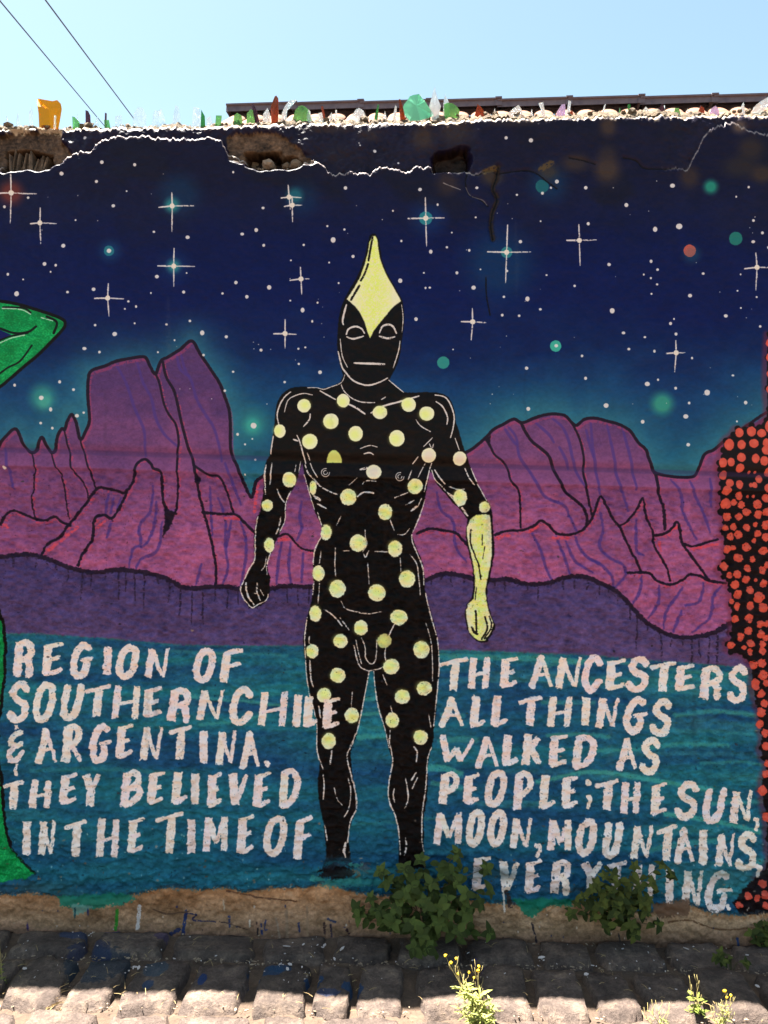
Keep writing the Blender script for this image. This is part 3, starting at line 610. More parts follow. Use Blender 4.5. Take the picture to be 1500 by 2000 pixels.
# ---- lettering
L_TL = new_label('lettering', None, 'left block of white hand painted capitals')
L_TR = new_label('lettering', None, 'right block of white hand painted capitals')
TK, TN, MD = 17.0, 8.6, 13.4
G = {
'I': [([(.6,0),(.4,1)],TK)],
'E': [([(.28,.08),(.12,.95)],TK),([(.22,.1),(.6,.06),(1,0)],TN),([(.2,.55),(.85,.44)],TN),([(.12,.97),(.5,.93),(.95,.83)],TN+1)],
'F': [([(.3,.1),(.12,1)],TK),([(.25,.12),(.6,.06),(1,0)],TN+1),([(.22,.56),(.9,.42)],TN)],
'L': [([(.42,0),(.16,.95)],TK),([(.16,.97),(.5,.93),(1,.80)],TN+1)],
'T': [([(0,.2),(.5,.1),(1,0)],TN),([(.60,.1),(.46,1)],TK)],
'H': [([(.22,0),(.08,1)],TK),([(.94,0),(.82,1)],TK-1),([(.15,.6),(.85,.48)],TN-.5)],
'N': [([(.30,.04),(.06,1)],TK),([(.34,.04),(.52,.5),(.74,.95)],TN+1),([(1,0),(.88,.5),(.78,1)],TN)],
'M': [([(.2,.04),(.04,1)],TK),([(.25,.04),(.55,.82)],MD),([(.55,.8),(.85,.06)],TN+1),([(.94,.03),(.9,1)],TK-1)],
'O': [([(.58,0),(.25,.18),(.03,.62),(.12,.92),(.4,1),(.75,.8),(.97,.35),(.9,.08),(.62,0)],MD+1)],
'G': [([(.86,.10),(.55,.02),(.22,.28),(.05,.72),(.22,1),(.62,.95),(.72,.62)],MD+1.5),([(.42,.52),(1,.46)],TN)],
'C': [([(.95,.20),(.68,.0),(.3,.15),(.05,.62),(.18,.95),(.5,1),(.95,.72)],MD+1)],
'S': [([(.96,.16),(.72,.0),(.35,.06),(.2,.28),(.45,.45),(.85,.58),(.82,.86),(.5,1),(.15,.96),(.02,.82)],MD+1)],
'A': [([(.56,.03),(.34,.5),(.04,1)],TK-.5),([(.58,.03),(.78,.5),(1,1)],TN+1),([(.25,.64),(.82,.60)],TN)],
'R': [([(.28,.05),(.07,1)],TK),([(.22,.07),(.62,0),(.92,.12),(.9,.38),(.55,.52),(.25,.58)],MD),([(.6,.5),(.82,.64),(.86,1)],MD+1)],
'r': [([(.28,.05),(.07,1)],TK),([(.22,.07),(.62,0),(.92,.12),(.86,.38),(.5,.56),(.25,.62)],MD),([(.5,.58),(.78,.8),(.96,1)],TN+1)],
'P': [([(.26,.05),(.08,1)],TK),([(.22,.07),(.68,0),(.96,.12),(.9,.38),(.55,.58),(.25,.68)],MD-1)],
'B': [([(.24,.05),(.06,.97)],TK-1),([(.2,.08),(.65,0),(.92,.14),(.8,.36),(.3,.5)],MD),([(.3,.5),(.85,.45),(.98,.62),(.7,.84),(.08,1)],MD)],
'D': [([(.2,.05),(.06,1)],TK-1),([(.15,.06),(.62,0),(.95,.2),(.92,.55),(.6,.85),(.06,1)],MD+.5)],
'K': [([(.3,0),(.08,1)],TK),([(1,.08),(.4,.52)],MD-1),([(.4,.42),(.7,.68),(.96,.96)],MD)],
'U': [([(.26,0),(.1,.55),(.1,.9),(.35,1),(.7,.78),(.84,.4),(.96,0)],MD+1.5)],
'V': [([(.14,.03),(.34,.98)],TK),([(.36,.98),(.72,.5),(.98,.03)],TN+2)],
'D2': [([(.14,.03),(.12,.98)],TK),([(.86,.03),(.8,.5),(.14,.98)],MD+1)],
'W': [([(.08,.02),(.24,.94)],TK-1),([(.24,.94),(.52,.48)],MD-1),([(.52,.48),(.64,.94)],MD+1),([(.64,.94),(1,.16)],TN+1)],
'Y': [([(.12,.04),(.48,.52)],TK-1),([(.98,.02),(.5,.55)],TN+2),([(.5,.45),(.42,1)],TK)],
'&': [([(.92,.02),(.45,.12),(.18,.4),(.55,.5),(.9,.42)],TN+2),([(.5,.52),(.12,.74),(.2,1),(.6,.97),(1,.68)],TN+2)],
'.': [([(.4,.4),(.6,.6)],12)],
',': [([(.2,.08),(.75,.15),(.8,.45),(.4,1)],7.5),([(.4,.12),(.7,.2)],9)],
'i': [([(.5,0),(.5,1)],TN)],
}
TEXT_L = "R22,1250,68,1322 E78,1254,126,1322 G134,1258,185,1320 I198,1262,221,1320 O225,1263,273,1323 N280,1264,331,1326 O376,1270,422,1330 F424,1266,478,1334 S12,1335,60,1407 O63,1336,110,1406 U116,1338,167,1403 T161,1337,217,1402 H213,1338,277,1405 E275,1341,319,1404 R324,1344,375,1410 N380,1346,438,1408 C446,1346,498,1412 H499,1350,566,1420 I564,1355,596,1421 L589,1360,622,1423 E627,1361,666,1426 i27,1413,36,1428 &10,1425,49,1490 i28,1490,35,1517 A66,1421,112,1491 r118,1415,162,1490 G172,1417,220,1485 E223,1414,261,1483 N270,1417,318,1487 T327,1416,376,1484 I387,1427,407,1493 N419,1426,462,1494 A466,1427,507,1501 .514,1483,528,1500 T3,1524,47,1581 H53,1523,103,1581 E113,1510,152,1573 Y157,1508,198,1577 B233,1504,279,1579 E285,1506,323,1573 L332,1507,367,1572 I373,1510,390,1571 E403,1508,435,1578 V443,1507,486,1575 E492,1507,531,1579 D543,1505,588,1576 I43,1605,60,1670 N72,1600,109,1671 T123,1600,172,1676 H184,1598,236,1676 E247,1596,284,1667 T301,1584,362,1670 I365,1599,382,1669 M394,1592,447,1664 E460,1590,498,1670 O514,1597,562,1669 F570,1593,613,1679"
TEXT_R = "T856,1284,917,1349 H911,1283,961,1345 E974,1282,1014,1345 A1031,1279,1080,1344 N1082,1280,1137,1345 C1135,1283,1180,1349 E1179,1287,1225,1350 S1221,1287,1271,1347 T1268,1291,1323,1352 E1316,1296,1360,1352 R1364,1301,1413,1366 S1419,1303,1463,1369 A855,1361,906,1420 L914,1358,949,1423 L955,1357,993,1421 T1010,1359,1061,1418 H1065,1360,1121,1421 I1133,1361,1155,1419 N1161,1359,1210,1423 G1216,1365,1269,1428 S1269,1370,1316,1433 W853,1434,928,1492 A925,1438,974,1499 L976,1435,1014,1498 K1017,1432,1058,1496 E1069,1433,1111,1501 D1116,1439,1167,1501 A1202,1441,1245,1505 S1248,1445,1293,1509 P854,1508,898,1573 E902,1510,939,1573 O946,1508,991,1572 P1000,1507,1043,1582 L1050,1513,1087,1583 E1094,1515,1131,1580 .1143,1523,1157,1537 ,1143,1551,1157,1581 T1161,1522,1212,1584 H1209,1526,1254,1591 E1269,1528,1305,1595 S1317,1530,1367,1597 U1370,1541,1423,1605 N1423,1542,1472,1608 ,1469,1595,1485,1623 M844,1585,905,1651 O909,1585,948,1650 O951,1585,991,1649 N994,1594,1040,1658 ,1040,1645,1060,1677 M1067,1598,1119,1662 O1124,1603,1167,1669 U1175,1608,1219,1672 N1230,1609,1276,1679 T1280,1611,1325,1683 A1315,1616,1356,1687 I1365,1619,1383,1691 N1395,1625,1437,1694 S1436,1629,1481,1697 ,1470,1687,1491,1713 E919,1672,961,1742 V971,1678,1016,1746 E1022,1678,1060,1748 R1072,1679,1117,1748 Y1129,1681,1182,1740 T1178,1681,1228,1742 H1232,1689,1284,1760 I1299,1697,1317,1768 N1329,1697,1374,1773 G1374,1706,1435,1776 .1418,1766,1428,1780"
LETTER_NAMES = 0
for txt, LP in ((TEXT_L, L_TL), (TEXT_R, L_TR)):
    for tok in txt.split():
        ch = tok[0]; x0, y0, x1, y1 = map(float, tok[1:].split(','))
        LS = new_label('letter', LP)
        sh_ = rr.random()
        for k, (pts, w) in enumerate(G[ch]):
            h = w/2
            ww = min(w, (x1-x0)*.85) if ch != 'I' else min(w, 16)
            if ch in 'NMHAW': ww *= .86
            hx_, hy_ = min(ww/2, (x1-x0)/2.2), min(ww/2, (y1-y0)/2.2)
            bt_ = ch not in '.,'
            iy = 1.5 if (bt_ and w > 13.5) else hy_*.8
            q = [(x0+hx_*.9+u*(x1-x0-1.8*hx_)+rr.uniform(-.7,.7), y0+iy+v*(y1-y0-2*iy)+rr.uniform(-.7,.7)) for u, v in pts]
            c = (246-rr.random()*7, 226-rr.random()*8, 218-rr.random()*8)
            stroke(q, ww, c, .985, dry=.10 if k == 0 else .18, label=LS, edge=.95, taper=.03 if k == 0 else .15, butt=bt_)
# pits where the brush missed the stucco
pits = (n_fine > .86) & (n_small > .60) & (ROUGH > .5)
IMG[pits] *= .62

# rain streaks, splashed dirt and chipped paint
for _ in range(46):
    x = rr.uniform(-320, 1820); y = rr.uniform(330, 1500); L_ = rr.uniform(60, 260)
    stroke([(x, y), (x+rr.uniform(-3,3), y+L_*.5), (x+rr.uniform(-5,5), y+L_)], rr.uniform(4, 13), rr.choice([(24,24,34),(120,110,110),(40,36,40)]), rr.uniform(.05,.14), soft=6, dry=.5, taper=.6)
for _ in range(420):
    y = 1745 - 150*rr.random()**2.4; x = rr.uniform(-320, 1820)
    blob(x, y, rr.uniform(.8, 3.2), rr.uniform(.7, 2.2), rr.choice([(92,74,60),(60,52,48),(130,112,96),(20,44,58)]), rr.uniform(.35,.85), edge=2)
for _ in range(36):
    blob(rr.uniform(-320,1820), rr.uniform(1700,1760), rr.uniform(20,70), rr.uniform(5,16), rr.choice([(96,80,66),(24,44,60),(58,104,96)]), rr.uniform(.15,.4), soft=.6)
for _ in range(70):
    blob(rr.uniform(-320,1820), rr.uniform(930,1700), rr.uniform(1.2,3.5), rr.uniform(.8,2.2), rr.choice([(150,134,120),(60,52,56),(34,30,34)]), .75, edge=3)
# ---- bare render at the foot of the wall
L_PL = new_label('bare_render', None, 'bare brown render along the foot of the wall')
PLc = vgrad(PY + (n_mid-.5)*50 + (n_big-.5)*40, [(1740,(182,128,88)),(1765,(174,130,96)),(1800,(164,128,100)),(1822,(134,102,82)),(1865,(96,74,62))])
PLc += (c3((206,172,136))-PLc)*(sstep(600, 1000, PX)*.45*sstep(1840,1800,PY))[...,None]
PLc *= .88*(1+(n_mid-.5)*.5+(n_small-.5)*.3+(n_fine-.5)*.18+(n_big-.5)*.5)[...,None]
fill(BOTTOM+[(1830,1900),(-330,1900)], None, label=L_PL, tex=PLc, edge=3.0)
stroke([(x, y+3) for x, y in BOTTOM], 8, (148,98,62), .6, dry=.62, soft=3)
stroke([(x, y-3) for x, y in BOTTOM], 6, (40,52,60), .6, dry=.6, soft=3)
TEAL2 = (34,112,92)
fill([(112,1750),(240,1745),(270,1755),(230,1768),(180,1773),(120,1768)], TEAL2, .9, edge=3)
fill([(140,1763),(182,1768),(165,1782),(146,1785)], (100,140,128), .85, edge=2)
fill([(1000,1758),(1120,1756),(1118,1768),(1060,1774),(1040,1790),(1022,1782)], (30,110,86), .9, edge=3)
fill([(640,1718),(760,1716),(770,1728),(620,1734)], (48,122,118), .7, edge=3)
fill([(1270,1765),(1345,1755),(1345,1785),(1285,1790)], (104,78,62), .9, edge=3)
for s, w, c in [([(229,1775),(228,1812)],6,(44,120,40)),([(273,1768),(271,1810)],6.5,(190,180,178)),([(364,1778),(358,1830)],6,(36,50,92)),([(362,1782),(385,1784),(378,1795),(422,1797)],2.5,(34,38,72)),([(448,1788),(450,1807)],4,(36,50,92)),
 ([(430,1796),(484,1812)],1.8,(52,40,44)),([(437,1756),(439,1775)],2.4,(180,160,140)),([(489,1795),(490,1805)],4,(190,175,160)),([(511,1800),(513,1820)],4,(36,50,92)),([(520,1794),(518,1810),(523,1812)],3,(36,50,92)),([(505,1808),(504,1820)],3.4,(40,36,40)),
 ([(584,1800),(586,1814)],4,(40,50,84)),([(633,1802),(635,1818)],5,(52,38,38)),([(640,1792),(655,1798)],4,(46,56,84)),([(646,1802),(648,1826)],3.4,(46,40,56)),([(678,1812),(682,1818)],5,(44,30,36)),([(56,1800),(58,1812)],4,(60,46,84)),([(172,1774),(173,1786)],3,(40,44,84)),
 ([(984,1745),(985,1780)],4,(206,196,186)),([(990,1745),(996,1768)],10,(56,46,44)),([(1038,1800),(1046,1835)],3.4,(40,36,44)),([(1436,1828),(1438,1842)],4,(34,54,92)),([(1206,1820),(1208,1832)],3,(44,44,48)),([(148,1772),(148,1790)],3,(30,70,74)),([(336,1820),(350,1812)],8,(40,46,78)),
 ([(540,1790),(548,1828)],4,(142,120,104)),([(560,1775),(562,1825)],6,(138,112,92)),([(600,1770),(602,1828)],5,(140,112,90)),([(443,1740),(480,1747),(520,1752),(580,1757)],3,(96,66,50)),([(300,1775),(330,1784),(370,1778)],3,(84,62,50)),([(1300,1800),(1345,1795),(1400,1812),(1470,1808)],3,(98,70,52))]:
    stroke(s, w, c, .92, dry=.35, edge=1.4)
for _ in range(90):
    blob(rr.uniform(-300,1800), rr.uniform(1760,1835), rr.uniform(.8,2.2), rr.uniform(.8,3), rr.choice([(190,175,165),(40,46,80),(60,44,44),(150,130,110)]), .85)
# greyer, sootier stucco where splash reaches
# ---- the broken band at the top
LIP = [(-330,318),(-200,330),(-100,322),(0,330),(20,325),(40,333),(75,324),(100,330),(118,316),(132,313),(150,306),(165,305),(180,303),(195,283),(208,279),(230,276),(280,273),(330,278),(380,278),(410,273),(433,280),(441,292),(447,309),(465,312),(490,325),(510,333),(540,328),(580,325),(615,321),(630,328),(640,340),(650,348),(690,342),(725,346),(733,337),(760,335),(795,343),(815,332),(840,336),(880,340),(930,344),(1000,338),(1080,345),(1200,338),(1300,336),(1342,334),(1350,316),(1360,303),(1364,288),(1380,264),(1400,252),(1425,247),(1445,258),(1475,266),(1500,268),(1600,275),(1830,262)]
lipx = np.array([p[0] for p in LIP], float); lipy = np.array([p[1] for p in LIP], float)
lipn = (grid_noise(2, 4000, 1, 11, 91)[0]-.5)*6 + (grid_noise(2, 4000, 1, 4.5, 92)[0]-.5)*4.5
def lip_at(px):
    return np.interp(px, lipx, lipy) + np.interp(px, np.arange(4000)*0.6-400, lipn)
def rec_at(px):
    return np.interp(px, [-330,850,900,960,1270,1340,1400,1830], [.036,.036,.022,.003,.003,.016,.016,.016])
def top_at(px):
    return np.interp(px, [-330,0,300,400,560,850,1050,1500,1830], [250,248,246,243,239,236,234,226.5,223]) + np.interp(px, np.arange(4000)*0.6-400, lipn)*.9
CAV = [([(-80,262),(0,258),(30,252),(75,250),(113,252),(120,275),(136,298),(128,314),(100,333),(-80,338)],.030),
       ([(12,292),(50,286),(92,296),(98,332),(8,336)],.060),
       ([(440,264),(470,258),(505,256),(540,258),(562,268),(584,288),(603,305),(620,322),(600,326),(560,329),(500,332),(447,312)],.016),
       ([(478,297),(543,293),(549,306),(577,306),(592,322),(588,328),(510,334),(480,326)],.065),
       ([(848,297),(878,291),(914,287),(915,333),(845,340)],.070)]
L_UP = new_label('broken_plaster', None, 'dark weathered band of broken plaster with joist holes under the wall top')
upc = c3((36,32,47))*(1+(n_mid-.5)*.3+(n_small-.5)*.3)[...,None]
LIPY = lip_at(PX[0])[None, :]
RECX = rec_at(PX[0])[None, :]
upm = sstep(1.5, -1.5, PY-LIPY)*np.clip(RECX/.02, .25, 1)
IMG += (upc-IMG)*(upm*.6)[...,None]
LAB[(PY < LIPY-2) & (RECX > .01) & (LAB == 0)] = L_UP
for x, y, r in ((164,267,3.2),(732,294,3.2),(778,318,2),(987,274,3),(1035,279,4)): blob(x, y, r, r, (205,196,196), .95)
for cx, cy, rx, ry, c, a in [(826,268,22,24,(62,49,44),.85),(873,363,22,24,(58,46,44),.7),(1185,252,17,20,(66,52,46),.85),(1183,335,26,28,(72,56,46),.8),(1183,305,18,20,(54,44,44),.6),(1122,322,28,18,(62,50,44),.7),(1343,350,20,22,(60,47,42),.75),(1462,295,26,24,(54,44,40),.75),(1440,330,34,22,(46,40,42),.8),(1484,345,24,18,(64,50,42),.75),
    (890,255,34,30,(56,47,46),.7),(1440,252,16,14,(120,98,80),.6),(960,350,22,16,(66,54,42),.75),(720,262,24,14,(60,50,46),.5),(640,250,50,9,(70,56,46),.4),(1000,245,60,8,(60,50,46),.4),(660,300,26,20,(40,36,44),.5),(1070,340,18,16,(74,58,40),.55),(-150,280,60,30,(70,56,46),.6),(1650,300,50,30,(66,52,44),.6)]:
    blob(cx, cy, rx, ry, c, a, soft=.5)
CAVM = []
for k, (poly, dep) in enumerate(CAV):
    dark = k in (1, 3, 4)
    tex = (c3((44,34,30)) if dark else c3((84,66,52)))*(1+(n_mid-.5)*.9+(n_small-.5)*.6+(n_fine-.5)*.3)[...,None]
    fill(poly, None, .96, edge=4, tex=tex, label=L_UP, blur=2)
# cracks
CRACKS = [[(880,340),(895,336),(910,338),(930,346),(948,338),(965,336),(978,342),(1010,338),(1030,337),(1050,345),(1066,358),(1086,372)],[(908,290),(914,310),(912,340),(908,362),(916,385),(934,392),(952,406)],[(972,330),(968,352),(962,372),(970,392),(961,418),(958,445),(962,470)],[(1110,312),(1140,318),(1160,325)],[(1215,312),(1240,318),(1255,332),(1290,334),(1320,332)],[(948,545),(949,580),(956,618)]]
for s in CRACKS[:2]+CRACKS[3:]: stroke(s, 2.6, (22,18,20), .9, dry=.3)
stroke(CRACKS[2], 9, (52,42,36), .85, dry=.35, soft=3); stroke(CRACKS[2], 3, (20,16,16), .95, dry=.25)
for s in ([(945,340),(965,332)],[(1055,335),(1075,322)]): stroke(s, 11, (92,72,44), .8, dry=.45, soft=3)
stroke([(865,362),(880,368),(898,375)], 1.6, (150,140,136), .8, dry=.2)
stroke([(909,370),(918,386),(940,394),(950,404)], 1.6, (110,104,110), .8, dry=.3)
# raw plaster on every broken edge (the colour of the fracture, not light)
edge_a = np.exp(-((PY-LIPY+1.2)/2.2)**2)*np.clip((RECX-.006)/.012, 0, 1)*np.clip(.55+(n_small-.3)*1.6, 0, 1)
LCL = np.abs(PX-1)<0
IMG += (c3((168,156,150))-IMG)*np.clip(edge_a*1.0, 0, 1)[...,None]
TOPY = top_at(PX[0])[None, :]
ta = sstep(9, 1, PY-TOPY-(n_small-.5)*12-(n_mid-.5)*10)
IMG += (c3((176,160,140))-IMG)*ta[...,None]
lin = np.where(IMG < .04045, IMG/12.92, ((np.maximum(IMG,0)+.055)/1.055)**2.4)
lin = np.clip(lin*1.03-.0058, .0012, 1)
IMG = np.where(lin < .0031308, lin*12.92, 1.055*lin**(1/2.4)-.055).astype(np.float32)
IMG = np.clip(IMG, 0.004, 1)

img = bpy.data.images.new('mural_paint', TW, TH, alpha=False, float_buffer=False)
buf = np.ones((TH, TW, 4), np.float32); buf[..., :3] = IMG[::-1]
img.pixels.foreach_set(buf.ravel()); img.update(); img.pack()
del buf

# ------------------------------------------------------------------ the wall's relief
def rows_cols():
    xs = np.r_[np.arange(-330, -42, 14.0), np.arange(-42, 1544, 2.6), np.arange(1544, 1831, 14.0)]
    xs[-1] = 1830
    ys = np.r_[np.arange(225, 365, 2.0), np.arange(365, 1864, 2.6)]
    return xs, ys
GX, GY = rows_cols()
nx, ny = len(GX), len(GY)
X2, Y2 = np.meshgrid(GX, GY)
T2 = top_at(X2)
f_ = np.clip((Y2-225)/(330-225), 0, 1)
Y2 = np.where(Y2 < 330, T2 + f_*(330-T2), Y2)
def samp(A, X, Y):
    i = np.clip(((X-TX0)*K).astype(int), 0, TW-1); j = np.clip(((Y-TY0)*K).astype(int), 0, TH-1)
    return A[j, i]
hA = samp(fbm(TH, TW, 9, 17, 301, 3), X2, Y2)-.5
hB = samp(n_mid, X2, Y2)-.5
hC = samp(n_big, X2, Y2)-.5
hD = samp(fbm(TH, TW, 9, 9, 311, 2), X2, Y2)-.5
sL = Y2 - (883 + LEDGE_K*X2) - hC*3
rough2 = sstep(24, 33, sL)
OUT = .021*(1-sstep(-22, -1, sL)) + .011*np.clip(sL/26, 0, 1) - .013*sstep(26.5, 30, sL)
OUT += hC*.010 + hB*.0022*(1-.3*rough2) + hA*(.0035 + .0255*rough2) + hD*(.001+.003*rough2)
# render at the foot swells forward
bt = np.interp(X2, [p[0] for p in BOTTOM], [p[1] for p in BOTTOM])
foot = sstep(-2, 12, Y2-bt-hB*14)
OUT -= foot*hA*.017*rough2
OUT += foot*(.010+hB*.007) + sstep(1780, 1850, Y2)*.012
# recessed band, two-stage fracture edge
u = lip_at(X2)-Y2
R2 = rec_at(X2)
bev = np.clip(2.6*samp(fbm(TH, TW, 40, 20, 341, 2), X2, Y2)-.55, .05, 1.6)
OUT -= np.minimum(R2, .011)*bev*.32*sstep(-.5, 2.4, u) + np.maximum(R2-.011, 0)*sstep(2.6, 6.0, u)
OUT += sstep(2, 10, u)*(hB*.012+hD*.006)*np.clip(R2/.02, 0, 1)
OUT += hD*.006*np.exp(-(u/9)**2)*np.clip(R2/.02, 0, 1)
for poly, dep in CAV:
    m = inside([tuple(p) for p in poly], X2+hD*16, Y2+hB*14).astype(float)
    for _ in range(2):
        m[1:-1] = (m[:-2]+2*m[1:-1]+m[2:])/4; m[:, 1:-1] = (m[:, :-2]+2*m[:, 1:-1]+m[:, 2:])/4
    OUT -= m*(dep + hB*.016 + hD*.010)
for k, s in enumerate(CRACKS):
    c = curve(s); w = (3.5 if k != 2 else 6)
    D2 = np.full(X2.shape, 1e9)
    j = np.nonzero((GY > c[:,1].min()-15) & (GY < c[:,1].max()+15))[0]; i = np.nonzero((GX > c[:,0].min()-15) & (GX < c[:,0].max()+15))[0]
    s_ = (slice(j[0], j[-1]+1), slice(i[0], i[-1]+1)); d = np.full(X2[s_].shape, 1e9)
    for q in c: d = np.minimum(d, np.hypot(X2[s_]-q[0], Y2[s_]-q[1]))
    OUT[s_] -= np.exp(-(d/w)**2)*(.005 if k != 2 else .014)
# crumbling top edge rolls back
OUT -= sstep(7, 0, Y2-T2)*.012*(1+hD*2)
VX = (X2-750)/SPX; VZ = 1.6+(1000-Y2)/SPX; VY = -OUT
# analytic-ish vertex normals shared by every piece, so no seams show
Pxyz = np.stack([VX, VY, VZ], -1)
du = np.gradient(Pxyz, axis=1); dv = np.gradient(Pxyz, axis=0)
NN = np.cross(du, dv); NN /= np.linalg.norm(NN, axis=-1, keepdims=True)
NN[NN[..., 1] > 0] *= -1
UV = np.stack([(X2-TX0)*K/TW, 1-(Y2-TY0)*K/TH], -1)

m_wall, t, b = new_mat('painted_stucco')
uvn = N(t, 'ShaderNodeUVMap'); uvn.uv_map = 'mural'
ti = N(t, 'ShaderNodeTexImage'); ti.image = img; ti.interpolation = 'Linear'
t.links.new(uvn.outputs[0], ti.inputs[0]); t.links.new(ti.outputs[0], b.inputs['Base Color'])
geo = N(t, 'ShaderNodeNewGeometry')
mp = N(t, 'ShaderNodeMapping'); mp.inputs['Scale'].default_value = (1, 1, 1.7)
t.links.new(geo.outputs['Position'], mp.inputs[0])
att = N(t, 'ShaderNodeAttribute'); att.attribute_name = 'rough_zone'
fa = noise(t, 120, 6, .7, mp.outputs[0]); fb = noise(t, 420, 4, .7, mp.outputs[0]); fc = noise(t, 34, 5, .6, mp.outputs[0], .6)
r1 = N(t, 'ShaderNodeMapRange'); r1.inputs['To Min'].default_value = .12; r1.inputs['To Max'].default_value = .6
t.links.new(att.outputs['Fac'], r1.inputs['Value'])
b1_ = N(t, 'ShaderNodeBump'); b1_.inputs['Distance'].default_value = .005
t.links.new(r1.outputs[0], b1_.inputs['Strength']); t.links.new(fa, b1_.inputs['Height'])
b2_ = N(t, 'ShaderNodeBump'); b2_.inputs['Distance'].default_value = .0012; b2_.inputs['Strength'].default_value = .5
t.links.new(fb, b2_.inputs['Height']); t.links.new(b1_.outputs[0], b2_.inputs['Normal'])
b3_ = N(t, 'ShaderNodeBump'); b3_.inputs['Distance'].default_value = .004; b3_.inputs['Strength'].default_value = .28
t.links.new(fc, b3_.inputs['Height']); t.links.new(b2_.outputs[0], b3_.inputs['Normal'])
t.links.new(b3_.outputs[0], b.inputs['Normal'])
rr_ = N(t, 'ShaderNodeMapRange'); rr_.inputs['To Min'].default_value = .40; rr_.inputs['To Max'].default_value = .68
t.links.new(att.outputs['Fac'], rr_.inputs['Value']); t.links.new(rr_.outputs[0], b.inputs['Roughness'])
b.inputs['Specular IOR Level'].default_value = .12

FC_X = (X2[:-1,:-1]+X2[1:,1:])/2; FC_Y = (Y2[:-1,:-1]+Y2[1:,1:])/2
FL = samp(LAB, FC_X, FC_Y)
idx = np.arange(nx*ny).reshape(ny, nx)
quads = np.stack([idx[:-1,:-1], idx[1:,:-1], idx[1:,1:], idx[:-1,1:]], -1).reshape(-1, 4)
FLf = FL.ravel()
order = np.argsort(FLf, kind='stable'); FLs = FLf[order]
starts = np.searchsorted(FLs, np.arange(len(LABELS))); ends = np.searchsorted(FLs, np.arange(len(LABELS)), side='right')
Vf = Pxyz.reshape(-1, 3).astype(np.float32); Nf = NN.reshape(-1, 3).astype(np.float32); UVf = UV.reshape(-1, 2).astype(np.float32)
Rf = np.clip(rough2+.5*foot, 0, 1).ravel().astype(np.float32)

wall_root = empty('mural_wall', (0, 0.14, 0))
props(wall_root, 'tall plastered wall painted with a black spotted figure, mountains, a night sky and white text', 'wall', kind='thing')
bpy.context.view_layer.update()
PARTS = {}
def wall_piece(k):
    a, z = starts[k], ends[k]
    if z-a < 3: return None
    q = quads[order[a:z]]
    used, inv = np.unique(q, return_inverse=True)
    q = inv.reshape(-1, 4)
    name, parent, text = LABELS[k]
    me = bpy.data.meshes.new(name)
    v = Vf[used]
    me.vertices.add(len(used)); me.vertices.foreach_set('co', v.ravel())
    n = len(q)
    me.loops.add(n*4); me.loops.foreach_set('vertex_index', q.ravel().astype(np.int32))
    me.polygons.add(n); me.polygons.foreach_set('loop_start', np.arange(0, n*4, 4, dtype=np.int32))
    me.polygons.foreach_set('use_smooth', np.ones(n, bool))
    uvl = me.uv_layers.new(name='mural'); uvl.data.foreach_set('uv', UVf[used][q.ravel()].ravel())
    at = me.attributes.new('rough_zone', 'FLOAT', 'POINT'); at.data.foreach_set('value', Rf[used])
    me.update(calc_edges=True)
    me.materials.append(m_wall)
    me.normals_split_custom_set_from_vertices(Nf[used])
    par = wall_root if parent is None else (PARTS.get(parent) or wall_root)
    o = link(name, me, None, par)
    o.matrix_parent_inverse = Matrix.Translation((0, -.14, 0))
    if text: o['label'] = text
    return o
for k in range(len(LABELS)):
    if LABELS[k][1] is None: PARTS[k] = wall_piece(k)
for k in (L_TL, L_TR):
    if PARTS[k] is None:
        e = empty('lettering'); e.parent = wall_root; e.matrix_parent_inverse = Matrix.Translation((0, -.14, 0)); e['label'] = LABELS[k][2]; PARTS[k] = e
for k in range(len(LABELS)):
    if LABELS[k][1] is not None:
        o = wall_piece(k)
        if o: o.matrix_parent_inverse = Matrix.Identity(4)
# ------------------------------------------------------------------ wall body, crumbling cap and broken glass
m_core = simple_mat('adobe', srgb(86,70,56), srgb(120,98,78), 18, .95, .5, .01)
m_cap = simple_mat('raw_mortar', srgb(46,36,28), srgb(142,122,98), 55, .95, 1.0, .012)
m_navy = simple_mat('navy_paint', srgb(26,28,58), srgb(34,42,78), 6, .7, .3, .003)
core = MB(); core.box((-2.10, .13, -.2), (2.10, .30, 3.05))
o = link('wall_body', core.mesh('wall_body'), m_core, wall_root); o.matrix_parent_inverse = Matrix.Translation((0,-.14,0))
for sx in (-1, 1):
    e = MB(); xa, xb = sorted((sx*2.085, sx*8.0)); e.box((xa, .003, -.3), (xb, .29, 3.06))
    o = link('wall_end', e.mesh('wall_end'), m_navy, wall_root); o.matrix_parent_inverse = Matrix.Translation((0,-.14,0))

capx = np.arange(-335, 1836, 3.0); prof = [(.012,-.02),(.003,-.004),(.0,.004),(.005,.012),(.014,.019),(.028,.026),(.046,.031),(.070,.034),(.13,.034),(.19,.030),(.25,.016),(.30,-.02)]
ncx, ncp = len(capx), len(prof)
nz1 = fbm(ncx, 64, 9.0, 7.0, 401, 3)-.5; nz2 = fbm(ncx, 64, 42, 20, 411, 3)-.5; nz3 = rng.random((ncx, 64))-.5
topz = 1.6+(1000-top_at(capx))/SPX
lump = np.interp(capx, [-335,0,400,820,860,885,920,1000,1420,1500,1836], [0,0,0,.003,.014,.020,.014,.008,.006,.012,.01])
V = []
for i, x in enumerate(capx):
    for j, (y, z) in enumerate(prof):
        a = min(63, j*4)
        k = 1 if j > 1 else .4
        V.append(((x-750)/SPX + nz3[i, a]*.004, y + float(rec_at(x))*.92 + nz1[i, (a+20) % 64]*.022*k + nz3[i, (a+9) % 64]*.004*k, topz[i] + z*(1+nz2[i, a]*1.5) + lump[i]*(1 if 3 < j < 9 else .3)*k + nz1[i, a]*.020*k + nz3[i, a]*.006*k))
